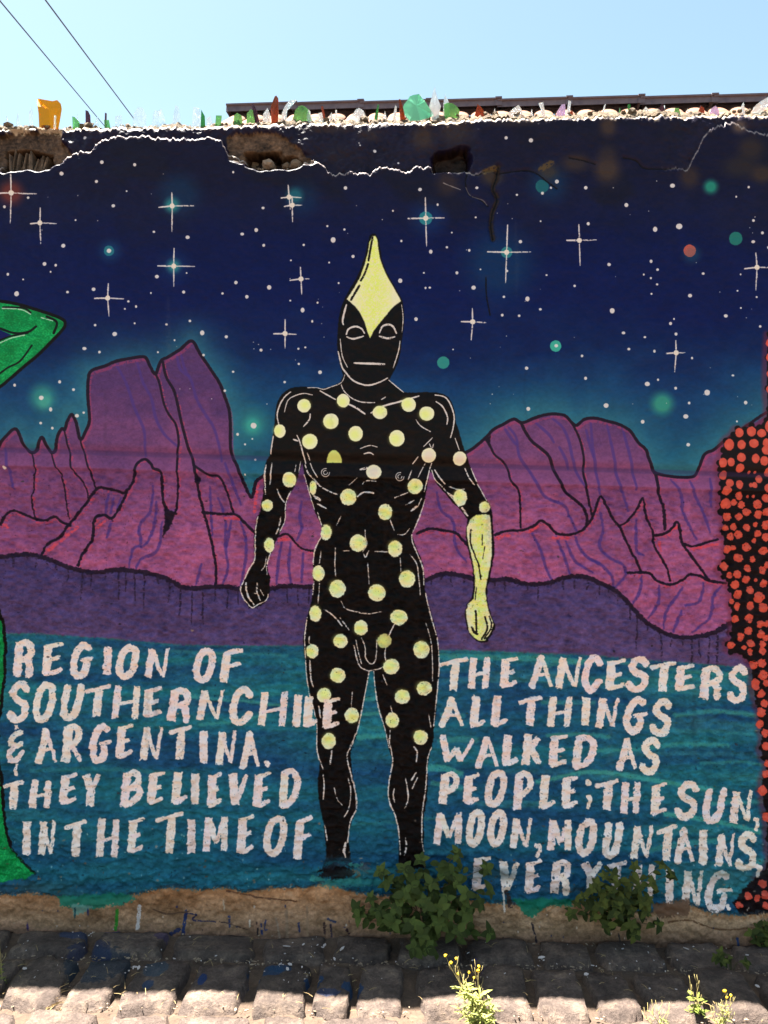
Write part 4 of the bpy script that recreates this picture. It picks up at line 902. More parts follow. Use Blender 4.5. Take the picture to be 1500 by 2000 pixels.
F = [(i*ncp+j, i*ncp+j+1, (i+1)*ncp+j+1, (i+1)*ncp+j) for i in range(ncx-1) for j in range(ncp-1)]
F = [f[::-1] for f in F]
cap = link('mortar_cap', mesh_pd('mortar_cap', V, F, False), m_cap, wall_root); cap.matrix_parent_inverse = Matrix.Translation((0,-.14,0))
cap['label'] = 'crumbling pale mortar cap along the wall top'
for sx in (-1, 1):
    e = MB(); xa, xb = sorted((sx*2.085, sx*8.0)); e.box((xa, -.01, 3.063), (xb, .30, 3.10))
    o = link('mortar_cap', e.mesh('mortar_cap'), m_cap, wall_root); o.matrix_parent_inverse = Matrix.Translation((0,-.14,0))
def cap_z(px): return float(np.interp(px, capx, topz + lump)) + .022

def glass(name, col, tr=.9, rough=.06):
    m, t, b = new_mat(name)
    b.inputs['Base Color'].default_value = (*col, 1); b.inputs['Roughness'].default_value = rough
    b.inputs['Transmission Weight'].default_value = tr; b.inputs['IOR'].default_value = 1.25
    tc = N(t, 'ShaderNodeTexCoord'); f = noise(t, 30, 4, .6, tc.outputs['Object'])
    bump(t, b, f, .12, .004)
    r = N(t, 'ShaderNodeMapRange'); r.inputs['To Min'].default_value = rough; r.inputs['To Max'].default_value = rough+.22
    t.links.new(f, r.inputs['Value']); t.links.new(r.outputs[0], b.inputs['Roughness'])
    return m
GL = {'amber': glass('amber_glass', srgb(214,128,10), .92, .12), 'brown': glass('brown_glass', srgb(150,70,34), .85), 'clear': glass('clear_glass', (.86,.93,.93), .76, .1),
      'green': glass('green_glass', srgb(120,190,110), .85), 'teal': glass('teal_glass', srgb(120,205,165), .75, .25), 'dark': glass('dark_glass', srgb(84,50,62), .7), 'spike': glass('bottle_green_glass', srgb(60,140,66), .85), 'violet': glass('violet_glass', srgb(214,196,236), .8, .1)}
NAMES = {'amber':'amber','brown':'brown','clear':'clear','green':'pale green','teal':'sea green','dark':'dark','spike':'bottle green','violet':'pale violet'}
SH = [('amber',.06,[(70,189),(76,193),(92,197),(104,199),(113,197),(119,203),(120,212),(118,228),(115,240),(79,240),(76,222),(74,208)],1.0),
('clear',.05,[(61,208),(64,222),(64,240),(57,240),(58,220)],.2),('clear',.03,[(105,224),(109,226),(109,241),(105,241)],.1),('green',.05,[(140,226),(147,230),(155,238),(154,243),(143,242)],.4),('clear',.08,[(152,223),(157,236),(148,236)],.2),
('dark',.06,[(167,215),(173,218),(176,225),(178,236),(168,238)],.5),('dark',.07,[(205,220),(208,221),(208,236),(204,236)],.1),('green',.045,[(203,234),(213,235),(216,243),(205,244)],.3),('clear',.09,[(256,240),(262,222),(270,212),(279,212),(285,224),(284,240)],.8),
('clear',.06,[(226,228),(237,226),(240,240),(226,240)],.4),('clear',.06,[(297,240),(300,224),(303,216),(309,220),(315,214),(320,224),(324,240)],.6),('clear',.07,[(334,240),(341,222),(343,206),(348,208),(351,222),(354,240)],.4),('clear',.06,[(375,240),(377,222),(378,210),(390,213),(392,226),(394,240)],.5),
('spike',.055,[(393,214),(400,227),(401,240),(392,240)],.3),('green',.06,[(422,226),(433,225),(431,240),(420,240)],.3),('clear',.08,[(404,232),(412,228),(418,240),(405,240)],.4),('green',.06,[(457,226),(464,222),(472,226),(474,238),(456,238)],.5),
('green',.055,[(482,220),(490,215),(498,217),(501,226),(500,240),(481,240)],.5),('dark',.05,[(492,204),(495,204),(502,218),(508,236),(499,238)],.4),('clear',.08,[(514,222),(523,212),(527,222),(528,238),(512,238)],.5),('brown',.05,[(537,190),(540,188),(543,190),(544,210),(543,238),(531,240),(529,225),(528,210),(533,200)],.5),
('clear',.06,[(579,193),(572,199),(564,209),(559,222),(558,238),(549,238),(551,222),(556,210),(565,198)],.6),('green',.055,[(577,217),(583,212),(590,209),(598,212),(603,217),(609,236),(590,240),(571,236)],.9),('clear',.05,[(598,212),(606,218),(612,236),(600,238)],.4),('brown',.06,[(627,207),(631,207),(634,220),(637,238),(632,240)],.2),
('clear',.05,[(622,222),(629,220),(634,238),(622,238)],.3),('clear',.07,[(655,214),(658,215),(659,236),(654,236)],.1),('clear',.06,[(688,226),(694,216),(701,212),(710,217),(718,236),(704,240),(697,238)],.7),('spike',.045,[(738,204),(740,205),(739,220),(737,236),(729,238),(733,222)],.3),
('clear',.07,[(772,205),(775,207),(774,222),(773,234),(766,234),(769,220)],.2),('brown',.05,[(779,194),(782,194),(788,212),(793,232),(782,232),(780,212)],.4),('teal',.05,[(787,210),(790,204),(796,198),(800,190),(808,188),(818,189),(824,194),(830,202),(838,212),(848,224),(840,230),(820,236),(800,234),(790,226)],1.2),
('clear',.10,[(818,183),(822,185),(834,206),(824,206)],.2),('clear',.05,[(849,170),(851,180),(855,192),(861,206),(856,220),(845,222),(837,212),(841,198),(845,183)],.5),('clear',.07,[(869,183),(872,190),(876,198),(881,212),(864,212),(867,195)],.4),('green',.05,[(867,204),(874,202),(884,204),(892,209),(898,216),(894,224),(868,222)],.6),
('brown',.05,[(932,204),(940,212),(952,226),(940,230),(927,226),(930,214)],.4),('clear',.05,[(992,228),(994,220),(1002,214),(1012,208),(1018,214),(1021,226),(1012,232)],.7),('clear',.05,[(1052,201),(1060,201),(1063,214),(1066,230),(1058,230),(1056,214)],.3),('violet',.05,[(1083,230),(1088,218),(1096,206),(1103,204),(1104,216),(1102,230)],.5),
('clear',.045,[(1111,196),(1116,197),(1114,212),(1111,230),(1105,230),(1108,214)],.2),('brown',.06,[(1110,220),(1118,216),(1122,230),(1111,230)],.3),('clear',.06,[(1180,206),(1183,203),(1181,214),(1176,226),(1172,224)],.2),('spike',.06,[(1227,203),(1231,204),(1231,222),(1227,222)],.1),('clear',.05,[(1253,226),(1255,216),(1260,210),(1266,214),(1270,226)],.5),
('dark',.045,[(1277,226),(1284,214),(1293,205),(1297,212),(1300,228)],.6),('clear',.07,[(1294,206),(1299,205),(1299,220),(1295,220)],.2),('brown',.05,[(1360,226),(1364,216),(1367,208),(1375,211),(1376,226)],.5),('violet',.05,[(1384,224),(1388,214),(1396,208),(1402,214),(1406,226)],.5),('green',.06,[(1312,224),(1318,212),(1326,212),(1332,224)],.4),
('clear',.05,[(1442,224),(1446,212),(1452,200),(1454,212),(1454,224)],.4),('clear',.04,[(1466,218),(1472,210),(1481,202),(1492,195),(1503,188),(1504,204),(1494,212),(1482,220)],.8),('clear',.08,[(1140,226),(1146,216),(1152,226)],.3),('clear',.06,[(1336,226),(1342,214),(1348,226)],.3),('clear',.06,[(960,226),(966,212),(972,228)],.3),('clear',.07,[(1030,226),(1038,214),(1044,228)],.4),
('clear',.06,[(640,232),(648,220),(652,236)],.3),('clear',.06,[(744,234),(752,218),(758,234)],.3),('green',.08,[(1205,224),(1210,212),(1216,224)],.3),('clear',.06,[(30,240),(36,222),(44,240)],.4),('clear',.06,[(8,240),(14,226),(20,240)],.3),('clear',.07,[(182,240),(190,228),(196,240)],.3)]
rs = random.Random(21)
for off in range(14):
    x = rs.choice([rs.uniform(-310,-10), rs.uniform(1515,1815)]); h = rs.uniform(14, 34); w = rs.uniform(8, 20)
    yb = 238 if x < 0 else 226
    SH.append((rs.choice(['clear','green','brown','clear']), rs.uniform(.04,.1), [(x-w/2,yb),(x-w*.2,yb-h*.7),(x+rs.uniform(-3,3),yb-h),(x+w*.3,yb-h*.5),(x+w/2,yb)], .5))
for kind, ys, poly, curv in SH:
    cx = sum(p[0] for p in poly)/len(poly); wpx = max(p[0] for p in poly)-min(p[0] for p in poly)
    base = W(cx, 235, ys)
    pts = []
    zb = cap_z(cx) - .012
    lo = max(p[1] for p in poly)
    for (x, y) in poly:
        p = W(x, y, ys)
        if y > lo-4: p.z = min(p.z, zb)
        rel = (x-cx)/max(wpx/2, 1)
        p.y += -curv*.018*(1-rel*rel) + (p.z-zb)*rs.uniform(.0, .12)
        pts.append(p-base)
    th = .0035
    n = len(pts)
    c = sum(pts, Vector())/n
    v = [p+Vector((0,-th/2,0)) for p in pts] + [p+Vector((0,th/2,0)) for p in pts]
    v += [c+Vector((0,-th/2-curv*.004,0)), c+Vector((0,th/2-curv*.004,0))]
    f = []
    for i in range(n):
        j = (i+1) % n
        f += [(i, j, 2*n), (n+j, n+i, 2*n+1), (j, i, n+i, n+j)]
    me = mesh_pd('glass_shard', v, f)
    bm = bmesh.new(); bm.from_mesh(me); bmesh.ops.recalc_face_normals(bm, faces=bm.faces); bm.to_mesh(me); bm.free()
    o = link('glass_shard', me, GL[kind], wall_root, base); o.matrix_parent_inverse = Matrix.Translation((0,-.14,0))
    o['label'] = NAMES[kind] + ' glass shard set in the mortar cap'

# lumps of mortar and rubble lying on the cap
m_lump = m_cap
for k in range(150):
    px = rs.uniform(-300, 1800) if k > 90 else rs.uniform(0, 1500); y = rs.uniform(.02, .09); r = rs.uniform(.005, .014) if k % 7 else rs.uniform(.014,.022)
    bm = bmesh.new(); bmesh.ops.create_icosphere(bm, subdivisions=1, radius=r)
    for v in bm.verts: v.co *= rs.uniform(.7, 1.25); v.co.z *= .75
    me = bpy.data.meshes.new('mortar_lump'); bm.to_mesh(me); bm.free()
    o = link('mortar_lump', me, m_lump, cap, ((px-750)/SPX, y+float(rec_at(px))*.9, cap_z(px)+(.006 if y < .04 else .012)))
    

# joist ends left in their sockets
m_wood = simple_mat('old_wood', srgb(70,56,46), srgb(140,116,94), 30, .9, .8, .006)
m_stone_in = simple_mat('rubble_stone', srgb(96,78,62), srgb(150,130,112), 26, .95, .6, .006)
def joist(x0, y0, x1, y1, depth, nsl, splinter):
    r = empty('joist_end', (0, 0, 0)); r.parent = wall_root; r.matrix_parent_inverse = Matrix.Translation((0,-.14,0))
    for k in range(nsl):
        a = x0+(x1-x0)*k/nsl; b_ = x0+(x1-x0)*(k+1)/nsl-rs.uniform(.2, 1.2)
        top = y0 + (splinter*rs.random()**.8 if splinter else rs.uniform(0, 3))
        d = depth + (rs.uniform(-.026, .012) if splinter else rs.uniform(-.006,.006))
        A = W(a, y1+4, d); B = W(b_, top, d)
        lean = rs.uniform(-1, 1.4)*.014 if splinter else 0
        v = [(A.x,d,A.z),(B.x,d+.004,A.z),(B.x+lean-(.35*(B.x-A.x) if splinter else 0),d+.006,B.z),(A.x+lean+(.3*(B.x-A.x) if splinter else 0),d,B.z+rs.uniform(-.006,.004)),
             (A.x,d+.07,A.z),(B.x,d+.07,A.z),(B.x+lean,d+.07,B.z),(A.x+lean,d+.07,B.z)]
        me = mesh_pd('wood_strip', v, [(0,3,2,1)[::-1],(4,5,6,7)[::-1],(0,1,5,4)[::-1],(1,2,6,5)[::-1],(2,3,7,6)[::-1],(3,0,4,7)[::-1]])
        o = link('wood_strip', me, m_wood, r)
    return r
joist(14, 290, 86, 330, .040, 17, 26)
joist(483, 301, 540, 326, .085, 2, 0)
joist(850, 300, 912, 336, .085, 3, 0)
def rock(px, py, y, r, mat, par, name='rubble_stone', sq=.8):
    bm = bmesh.new(); bmesh.ops.create_icosphere(bm, subdivisions=2, radius=r)
    for v in bm.verts: v.co *= rs.uniform(.82, 1.12); v.co.z *= sq
    me = bpy.data.meshes.new(name); bm.to_mesh(me); bm.free()
    o = link(name, me, mat, par, W(px, py, y)); o.matrix_parent_inverse = Matrix.Translation((0,-.14,0)) if par is wall_root else Matrix.Identity(4)
    return o
rock(524, 321, .02, .024, m_stone_in, wall_root); rock(578, 323, .03, .026, m_core, wall_root); rock(560, 326, .05, .02, m_core, wall_root); rock(600, 322, .03, .012, m_stone_in, wall_root)
for _ in range(16): rock(rs.uniform(450, 640), 331, .02, rs.uniform(.004, .008), m_stone_in, wall_root)

# ------------------------------------------------------------------ house behind the wall: only its roof shows
m_tile = simple_mat('terracotta', srgb(84,52,34), srgb(118,78,54), 9, .9, .4, .01, 'Object')
m_ridge = simple_mat('ridge_cement', srgb(76,70,82), srgb(104,96,102), 12, .85, .3, .01, 'Object')
m_house = simple_mat('lime_wall', srgb(170,160,146), srgb(196,186,170), 3, .95, .2, .01)
house = props(empty('tiled_house', (4.0, 5.6, 0)), 'house behind the wall with a low terracotta tiled roof and grey ridge tiles', 'house')
Hinv = Matrix.Translation((-4.0, -5.6, 0))
def ridge_pt(px): 
    d = np.interp(px, [450, 1500], [4.6, 3.9])
    return W(px, np.interp(px, [450, 870, 1143, 1312, 1500, 1900], [210, 206, 200, 195, 192, 184]), d)
R0 = ridge_pt(451); R1 = ridge_pt(1950); ax = (R1-R0); Lr = ax.length; ax.normalize()
side = Vector((0,0,1)).cross(ax).normalized()        # away from the camera
if side.y < 0: side = -side
SL = math.radians(33)
down = (-side*math.cos(SL) - Vector((0,0,1))*math.sin(SL)); back = (side*math.cos(SL) - Vector((0,0,1))*math.sin(SL))
nrm = ax.cross(down).normalized()
if nrm.z < 0: nrm = -nrm
def half_tile(length, r0, r1, seg=9, th=.012, arch=1.0):
    mb = MB(); v = []
    for rad, s in ((r0, 0), (r1, length)):
        for rr_ in (rad, rad-th):
            for k in range(seg+1):
                a = math.pi*k/seg
                v.append((s, math.cos(a)*rr_, math.sin(a)*rr_*arch))
    n = seg+1; f = []
    for k in range(seg):
        f += [(k, 2*n+k, 2*n+k+1, k+1), (n+k+1, 3*n+k+1, 3*n+k, n+k), (k, k+1, n+k+1, n+k), (2*n+k+1, 2*n+k, 3*n+k, 3*n+k+1)]
    f += [(0, n, 3*n, 2*n), (seg, 2*n+seg, 3*n+seg, n+seg)]
    mb.add(v, f); return mb
def ridge_mesh():
    prof_ = [(-.085,-.066),(-.078,-.012),(-.098,-.010),(-.098,.004),(-.05,.014),(0,.020),(.05,.014),(.094,.004),(.094,-.010),(.078,-.012),(.085,-.066)]
    v = []; f = []; n = len(prof_); st = [(0,1.0),(.60,.97),(.601,1.07),(.66,1.07)]
    for s_, k_ in st:
        for (a_, z_) in prof_: v.append((s_, a_*k_, z_*k_+(.004 if k_ > 1 else 0)))
    for i in range(len(st)-1):
        for j in range(n-1): f.append((i*n+j, i*n+j+1, (i+1)*n+j+1, (i+1)*n+j))
    f += [tuple(range(n))[::-1], tuple(3*n+j for j in range(n))]
    return mesh_pd('ridge_tile', v, f)
ridge_me = ridge_mesh(); ridge_me.materials.append(m_ridge)
MR = Matrix((ax, -side, Vector((0,0,1)))).transposed().to_4x4()
s = -.02; k = 0
while s < Lr:
    p = R0 + ax*s - Vector((0,0,.012 - (k % 2)*.003))
    o = link('ridge_tile', ridge_me, None, house); o.matrix_parent_inverse = Hinv
    o.matrix_basis = Matrix.Translation(p) @ MR
    s += .62; k += 1
tile_me = half_tile(.42, .088, .076, arch=.45).mesh('roof_tile', True); tile_me.materials.append(m_tile)
MT_ = Matrix((down, ax, nrm)).transposed().to_4x4()
for row in range(3):
    s = .09
    while s < Lr:
        p = R0 - Vector((0,0,.10)) + ax*s + down*(.02+row*.33)
        jj = Matrix.Rotation(rs.uniform(-.03, .03), 4, 'Z')
        o = link('roof_tile', tile_me, None, house); o.matrix_parent_inverse = Hinv
        o.matrix_basis = Matrix.Translation(p) @ MT_ @ jj
        s += .185
# roof planes under the tiles, walls
mb = MB()
a = R0 - Vector((0,0,.115)); b_ = R1 - Vector((0,0,.115))
mb.add([a, b_, b_+down*1.6, a+down*1.6], [(0,1,2,3)]); mb.add([a, b_, b_+back*4, a+back*4], [(3,2,1,0)])
o = link('roof_deck', mb.mesh('roof_deck'), m_tile, house); o.matrix_parent_inverse = Hinv
mb = MB()
f0 = R0+down*1.35; f1 = R1+down*1.35; g0 = R0+back*3.8; g1 = R1+back*3.8
for lo_ in (0,):
    v = [Vector((f0.x, f0.y, -.2)), Vector((f1.x, f1.y, -.2)), Vector((g1.x, g1.y, -.2)), Vector((g0.x, g0.y, -.2)), f0-Vector((0,0,.1)), f1-Vector((0,0,.1)), g1-Vector((0,0,.1)), g0-Vector((0,0,.1)), R0-Vector((0,0,.2)), R1-Vector((0,0,.2))]
    mb.add(v, [(0,1,5,4),(1,2,6,9,5),(2,3,7,6),(3,0,4,8,7)])
o = link('wall', mb.mesh('wall'), m_house, house); o.matrix_parent_inverse = Hinv

# ------------------------------------------------------------------ overhead cables
m_cable, t, b = new_mat('cable'); b.inputs['Base Color'].default_value = (*srgb(40,46,66), 1); b.inputs['Roughness'].default_value = .6
for k, (near, far) in enumerate([((-150,-178),(320,382)), ((-60,-200),(430,455))]):
    A = W(near[0], near[1], 3.0); B = W(far[0], far[1], 26.0); pts = []
    for i in range(25):
        q = i/24; p = A.lerp(B, q); p.z -= 4*.02*q*(1-q); pts.append(p)
    mb = MB(); mb.tube(pts, .0075, 6)
    o = link('overhead_cable', mb.mesh('overhead_cable', True), m_cable)
    props(o, ['thin dark cable slanting down the sky, the one nearer the left edge', 'thin dark cable slanting down the sky, the one nearer the tiled roof'][k], 'cable', 'overhead cables crossing the sky')

# ------------------------------------------------------------------ ground and cobbles
GS = -.020                      # the street falls to the right
def gz(x, y): return GS*x + .003
def ground_mat():
    m, t, b = new_mat('street_earth')
    g = N(t, 'ShaderNodeNewGeometry')
    f = noise(t, 9, 8, .65, g.outputs['Position']); f2 = noise(t, 60, 6, .7, g.outputs['Position'])
    c = ramp(t, f, [(.3, srgb(52,41,35)), (.55, srgb(78,62,51)), (.75, srgb(112,94,76))])
    c2 = ramp(t, f2, [(.35, srgb(60,48,40)), (.7, srgb(110,92,74))])
    mx = N(t, 'ShaderNodeMix', data_type='RGBA'); mx.inputs[0].default_value = .45
    t.links.new(c, mx.inputs[6]); t.links.new(c2, mx.inputs[7]); t.links.new(mx.outputs[2], b.inputs['Base Color'])
    b.inputs['Roughness'].default_value = .95
    bump(t, b, f2, .8, .012)
    return m
m_ground = ground_mat()
mb = MB()
mb.add([(-60,-60,GS*-60-.03),(60,-60,GS*60-.03),(60,60,GS*60-.03),(-60,60,GS*-60-.03)], [(0,1,2,3)])
props(link('ground', mb.mesh('ground'), m_ground), 'earth and cobbled street falling gently to the right', kind='structure')
gxs = np.arange(-2.6, 2.61, .016); gys = np.arange(-1.25, .05, .016)
n1 = fbm(len(gys), len(gxs), 3, 3, 501, 2)-.5; n2 = fbm(len(gys), len(gxs), 14, 14, 511, 2)-.5
edge_fade = np.clip((gys+1.25)/.1, 0, 1)[:, None]*np.clip((2.6-np.abs(gxs))/.1, 0, 1)[None, :]
Zg = GS*gxs[None,:] - .028 + (.012+n1*.014+n2*.014)*edge_fade
# a little earth banked against the wall
Zg += (np.exp(-(gys/.05)**2)[:,None])*(.014+n2*.02)*edge_fade
V = [(x, y, Zg[j,i]) for j, y in enumerate(gys) for i, x in enumerate(gxs)]
nn = len(gxs)
F = [(j*nn+i, j*nn+i+1, (j+1)*nn+i+1, (j+1)*nn+i) for j in range(len(gys)-1) for i in range(nn-1)]
road = link('cobbled_road', mesh_pd('cobbled_road', V, F, True), m_ground)
props(road, 'cobbled street of worn dark stones set in brown earth', kind='structure')

def stone_mat():
    m, t, b = new_mat('basalt_cobble')
    g = N(t, 'ShaderNodeNewGeometry'); oi = N(t, 'ShaderNodeObjectInfo')
    pos = g.outputs['Position']
    f = noise(t, 14, 8, .7, pos); f2 = noise(t, 90, 6, .7, pos); f3 = noise(t, 5, 3, .5, pos)
    c = ramp(t, f, [(.28, srgb(58,49,46)), (.5, srgb(90,78,72)), (.72, srgb(132,114,100))])
    mr = N(t, 'ShaderNodeMapRange'); mr.inputs['To Min'].default_value = .82; mr.inputs['To Max'].default_value = 1.16
    t.links.new(oi.outputs['Random'], mr.inputs['Value'])
    mul = N(t, 'ShaderNodeMix', data_type='RGBA', blend_type='MULTIPLY'); mul.inputs[0].default_value = 1
    comb = N(t, 'ShaderNodeCombineColor')
    for i in range(3): t.links.new(mr.outputs[0], comb.inputs[i])
    t.links.new(c, mul.inputs[6]); t.links.new(comb.outputs[0], mul.inputs[7])
    sp = ramp(t, f2, [(.42, (.72,.72,.72)), (.6, (1,1,1)), (.75, (1.0,.99,.97))])
    mul2 = N(t, 'ShaderNodeMix', data_type='RGBA', blend_type='MULTIPLY'); mul2.inputs[0].default_value = 1
    t.links.new(mul.outputs[2], mul2.inputs[6]); t.links.new(sp, mul2.inputs[7])
    cur = mul2.outputs[2]
    # spilled paint, each spill where it fell
    spills = [((195,1888),.115,.05,srgb(34,50,64),.7), ((180,1862),.08,.03,srgb(32,46,76),.6), ((612,1912),.03,.012,srgb(26,58,90),.85), ((690,1924),.035,.014,srgb(26,58,90),.85), ((640,1936),.04,.010,srgb(40,60,96),.6), ((395,1914),.014,.014,srgb(30,54,96),.95), ((496,1913),.02,.02,srgb(30,70,110),.9),
              ((150,1834),.06,.012,srgb(40,64,100),.6), ((520,1897),.06,.014,srgb(28,60,90),.75), ((545,1893),.04,.010,srgb(28,60,90),.75), ((290,1922),.02,.012,srgb(36,62,92),.8), ((930,1875),.03,.02,srgb(62,44,92),.6), ((305,1895),.04,.02,srgb(44,70,88),.6), ((220,1824),.03,.01,srgb(36,56,110),.8), ((315,1830),.03,.012,srgb(60,50,86),.6)]
    for (px, py), rx, ry, colr, a in spills:
        # meet the street plane
        d = FPX*1.575/(py-1000); x = (px-750)*d/FPX; y = d-DIST
        sub = N(t, 'ShaderNodeVectorMath', operation='SUBTRACT'); sub.inputs[1].default_value = (x, y, 0); t.links.new(pos, sub.inputs[0])
        sc = N(t, 'ShaderNodeVectorMath', operation='MULTIPLY'); sc.inputs[1].default_value = (1/rx, .7/ry/1.6, 0); t.links.new(sub.outputs[0], sc.inputs[0])
        ln = N(t, 'ShaderNodeVectorMath', operation='LENGTH'); t.links.new(sc.outputs[0], ln.inputs[0])
        ad = N(t, 'ShaderNodeMath', operation='MULTIPLY_ADD'); ad.inputs[1].default_value = 1.6; t.links.new(f, ad.inputs[0]); t.links.new(ln.outputs['Value'], ad.inputs[2])
        mr = N(t, 'ShaderNodeMapRange'); mr.inputs['From Min'].default_value = 1.72; mr.inputs['From Max'].default_value = 1.82; mr.inputs['To Min'].default_value = a; mr.inputs['To Max'].default_value = 0
        t.links.new(ad.outputs[0], mr.inputs['Value'])
        mx = N(t, 'ShaderNodeMix', data_type='RGBA'); t.links.new(mr.outputs[0], mx.inputs[0]); t.links.new(cur, mx.inputs[6]); mx.inputs[7].default_value = (*colr, 1)
        cur = mx.outputs[2]
    # dust on the sides
    t.links.new(cur, b.inputs['Base Color'])
    b.inputs['Roughness'].default_value = .8; b.inputs['Specular IOR Level'].default_value = .2
    p = bump(t, b, f, 1.0, .02); bump(t, b, f2, .9, .006, p)
    return m
m_cob = stone_mat()
def cobble_mesh(lx, ly, h, seed):
    r = random.Random(seed); nxs, nys = 13, 11
    prof = lambda u: (1-abs(u)**8.0)
    v = []; 
    ph = [r.uniform(0, 6.28) for _ in range(6)]
    for j in range(nys):
        for i in range(nxs):
            u = -1+2*i/(nxs-1); w = -1+2*j/(nys-1)
            # pull the outline into a rounded rectangle
            cx_ = u*(1-.07*w*w*abs(u)**3); cy_ = w*(1-.07*u*u*abs(w)**3)
            e = max(abs(u), abs(w))
            z = h*(prof(u)*prof(w))**.42
            z += h*.22*math.sin(2.1*u+ph[0])*math.cos(1.8*w+ph[1])*(1-e**4) + r.uniform(-1,1)*.0034*(e < .99)
            ox = .035*lx*math.sin(3*w+ph[2])*(abs(u)) + r.uniform(-1,1)*.004; oy = .05*ly*math.sin(2.6*u+ph[3])*abs(w) + r.uniform(-1,1)*.004
            if e > .99: z = -.03
            v.append((cx_*lx/2+ox, cy_*ly/2+oy, z))
    f = [(j*nxs+i, j*nxs+i+1, (j+1)*nxs+i+1, (j+1)*nxs+i) for j in range(nys-1) for i in range(nxs-1)]
    return mesh_pd('cobble', v, f, True)
def px_on_street(px, py, z=.015):
    d = FPX*(1.6-z)/(py-1000); return ((px-750)*d/FPX, d-DIST)
def cob(x0, x1, y0, y1, h, seed, rot=0.0, tilt=0.0):
    gap = .003
    me = cobble_mesh(x1-x0-gap, y1-y0-gap, h, seed)
    o = link('cobble', me, m_cob, road, ((x0+x1)/2, (y0+y1)/2, gz((x0+x1)/2, 0)-.012))
    o.rotation_euler = (tilt, 0.02, rot)
sd = 0
def row(pxs, py_ref, y0, y1, jit=.010):
    global sd
    for a, b_ in pxs:
        xa = px_on_street(a, py_ref)[0]; xb = px_on_street(b_, py_ref)[0]; sd += 1; r = random.Random(sd*7)
        if abs(xb-xa) < .05: continue
        cob(xa, xb, y0+r.uniform(-jit, jit), y1+r.uniform(-jit, jit)*.7, r.uniform(.020, .032), sd, r.uniform(-.035,.035), r.uniform(-.05,.05))
row([(-420,-270),(-265,-130),(-125,4),(8,166),(170,322),(322,500),(506,640),(645,768),(772,906),(910,1050),(1058,1164),(1170,1310),(1312,1432),(1446,1590),(1595,1760),(1765,1900)], 1865, -.185, -.012)
row([(-400,-290),(-285,-180),(-175,-90),(-85,4),(8,128),(132,228),(234,354),(356,478),(492,604),(610,688),(694,792),(812,934),(938,1042),(1046,1152),(1156,1252),(1256,1378),(1382,1500),(1504,1620),(1625,1740),(1745,1860)], 1945, -.505, -.195, .010)
row([(-380,-250),(-245,-110),(-105,30),(35,190),(195,330),(335,500),(505,600),(606,790),(796,900),(906,1080),(1086,1200),(1206,1390),(1396,1520),(1526,1680),(1686,1830)], 2010, -.680, -.512, .01)
y = -.695; rr2 = random.Random(3)
while y > -2.0:
    dep = rr2.choice([.17, .27]); x = -2.4 + rr2.uniform(-.05, .05)
    while x < 2.4:
        w = rr2.uniform(.17, .23) if dep > .2 else rr2.uniform(.22, .33); sd += 1
        cob(x, x+w, y-dep, y-.006, rr2.uniform(.02,.034), sd, rr2.uniform(-.03,.03), rr2.uniform(-.04,.04)); x += w+.006
    y -= dep+.008

# ------------------------------------------------------------------ plants
def leaf_mat(name, c1, c2, trans=.25):
    m, t, b = new_mat(name)
    oi = N(t, 'ShaderNodeObjectInfo'); tc = N(t, 'ShaderNodeTexCoord')
    c = ramp(t, oi.outputs['Random'], [(0, c1), (1, c2)])
    f = noise(t, 60, 4, .6, tc.outputs['Object'])
    sp = ramp(t, f, [(.3, (.78,.78,.78)), (.7, (1.12,1.12,1.05))])
    mu = N(t, 'ShaderNodeMix', data_type='RGBA', blend_type='MULTIPLY'); mu.inputs[0].default_value = 1
    t.links.new(c, mu.inputs[6]); t.links.new(sp, mu.inputs[7]); t.links.new(mu.outputs[2], b.inputs['Base Color'])
    b.inputs['Roughness'].default_value = .7; b.inputs['Specular IOR Level'].default_value = .12
    bump(t, b, f, .5, .003)
    tr = N(t, 'ShaderNodeBsdfTranslucent'); t.links.new(mu.outputs[2], tr.inputs[0])
    ms = N(t, 'ShaderNodeMixShader'); ms.inputs[0].default_value = trans
    t.links.new(b.outputs[0], ms.inputs[1]); t.links.new(tr.outputs[0], ms.inputs[2])
    t.links.new(ms.outputs[0], t.nodes['Material Output'].inputs['Surface'])
    return m
m_leaf = leaf_mat('shrub_leaf', srgb(48,58,30), srgb(84,98,48), .2)
m_leaf2 = leaf_mat('shrub_leaf_small', srgb(46,56,28), srgb(92,98,46), .2)
m_weed = leaf_mat('weed_leaf', srgb(150,160,92), srgb(186,186,110), .35)
m_weedg = leaf_mat('weed_leaf_green', srgb(96,116,50), srgb(150,158,80), .35)
m_stem, t, b = new_mat('green_stem'); b.inputs['Base Color'].default_value = (*srgb(74,66,42), 1); b.inputs['Roughness'].default_value = .8
m_stemw, t, b = new_mat('dry_stem'); b.inputs['Base Color'].default_value = (*srgb(156,142,90), 1); b.inputs['Roughness'].default_value = .8
m_flower, t, b = new_mat('yellow_petal'); b.inputs['Base Color'].default_value = (*srgb(214,176,20), 1); b.inputs['Roughness'].default_value = .7

def leaf_mesh(name, L, Wd, droop, fold, seed, mat, tooth=.05):
    r = random.Random(seed); n = 8; v = []; f = []
    for i in range(n):
        s_ = i/(n-1); w = Wd*(math.sin(math.pi*min(1, s_**.72))**.85)*.5*(1+(tooth if i % 2 else -tooth)) if 0 < i < n-1 else .0008
        z = -droop*s_*s_*L + .02*L*math.sin(5*s_+seed)
        v += [(-w, s_*L, z+fold*w+r.uniform(-.3,.3)*.002), (0, s_*L, z), (w, s_*L, z+fold*w+r.uniform(-.3,.3)*.002)]
    for i in range(n-1):
        a = 3*i
        f += [(a, a+1, a+4, a+3), (a+1, a+2, a+5, a+4)]
    me = mesh_pd(name, v, f, True); me.materials.append(mat); return me

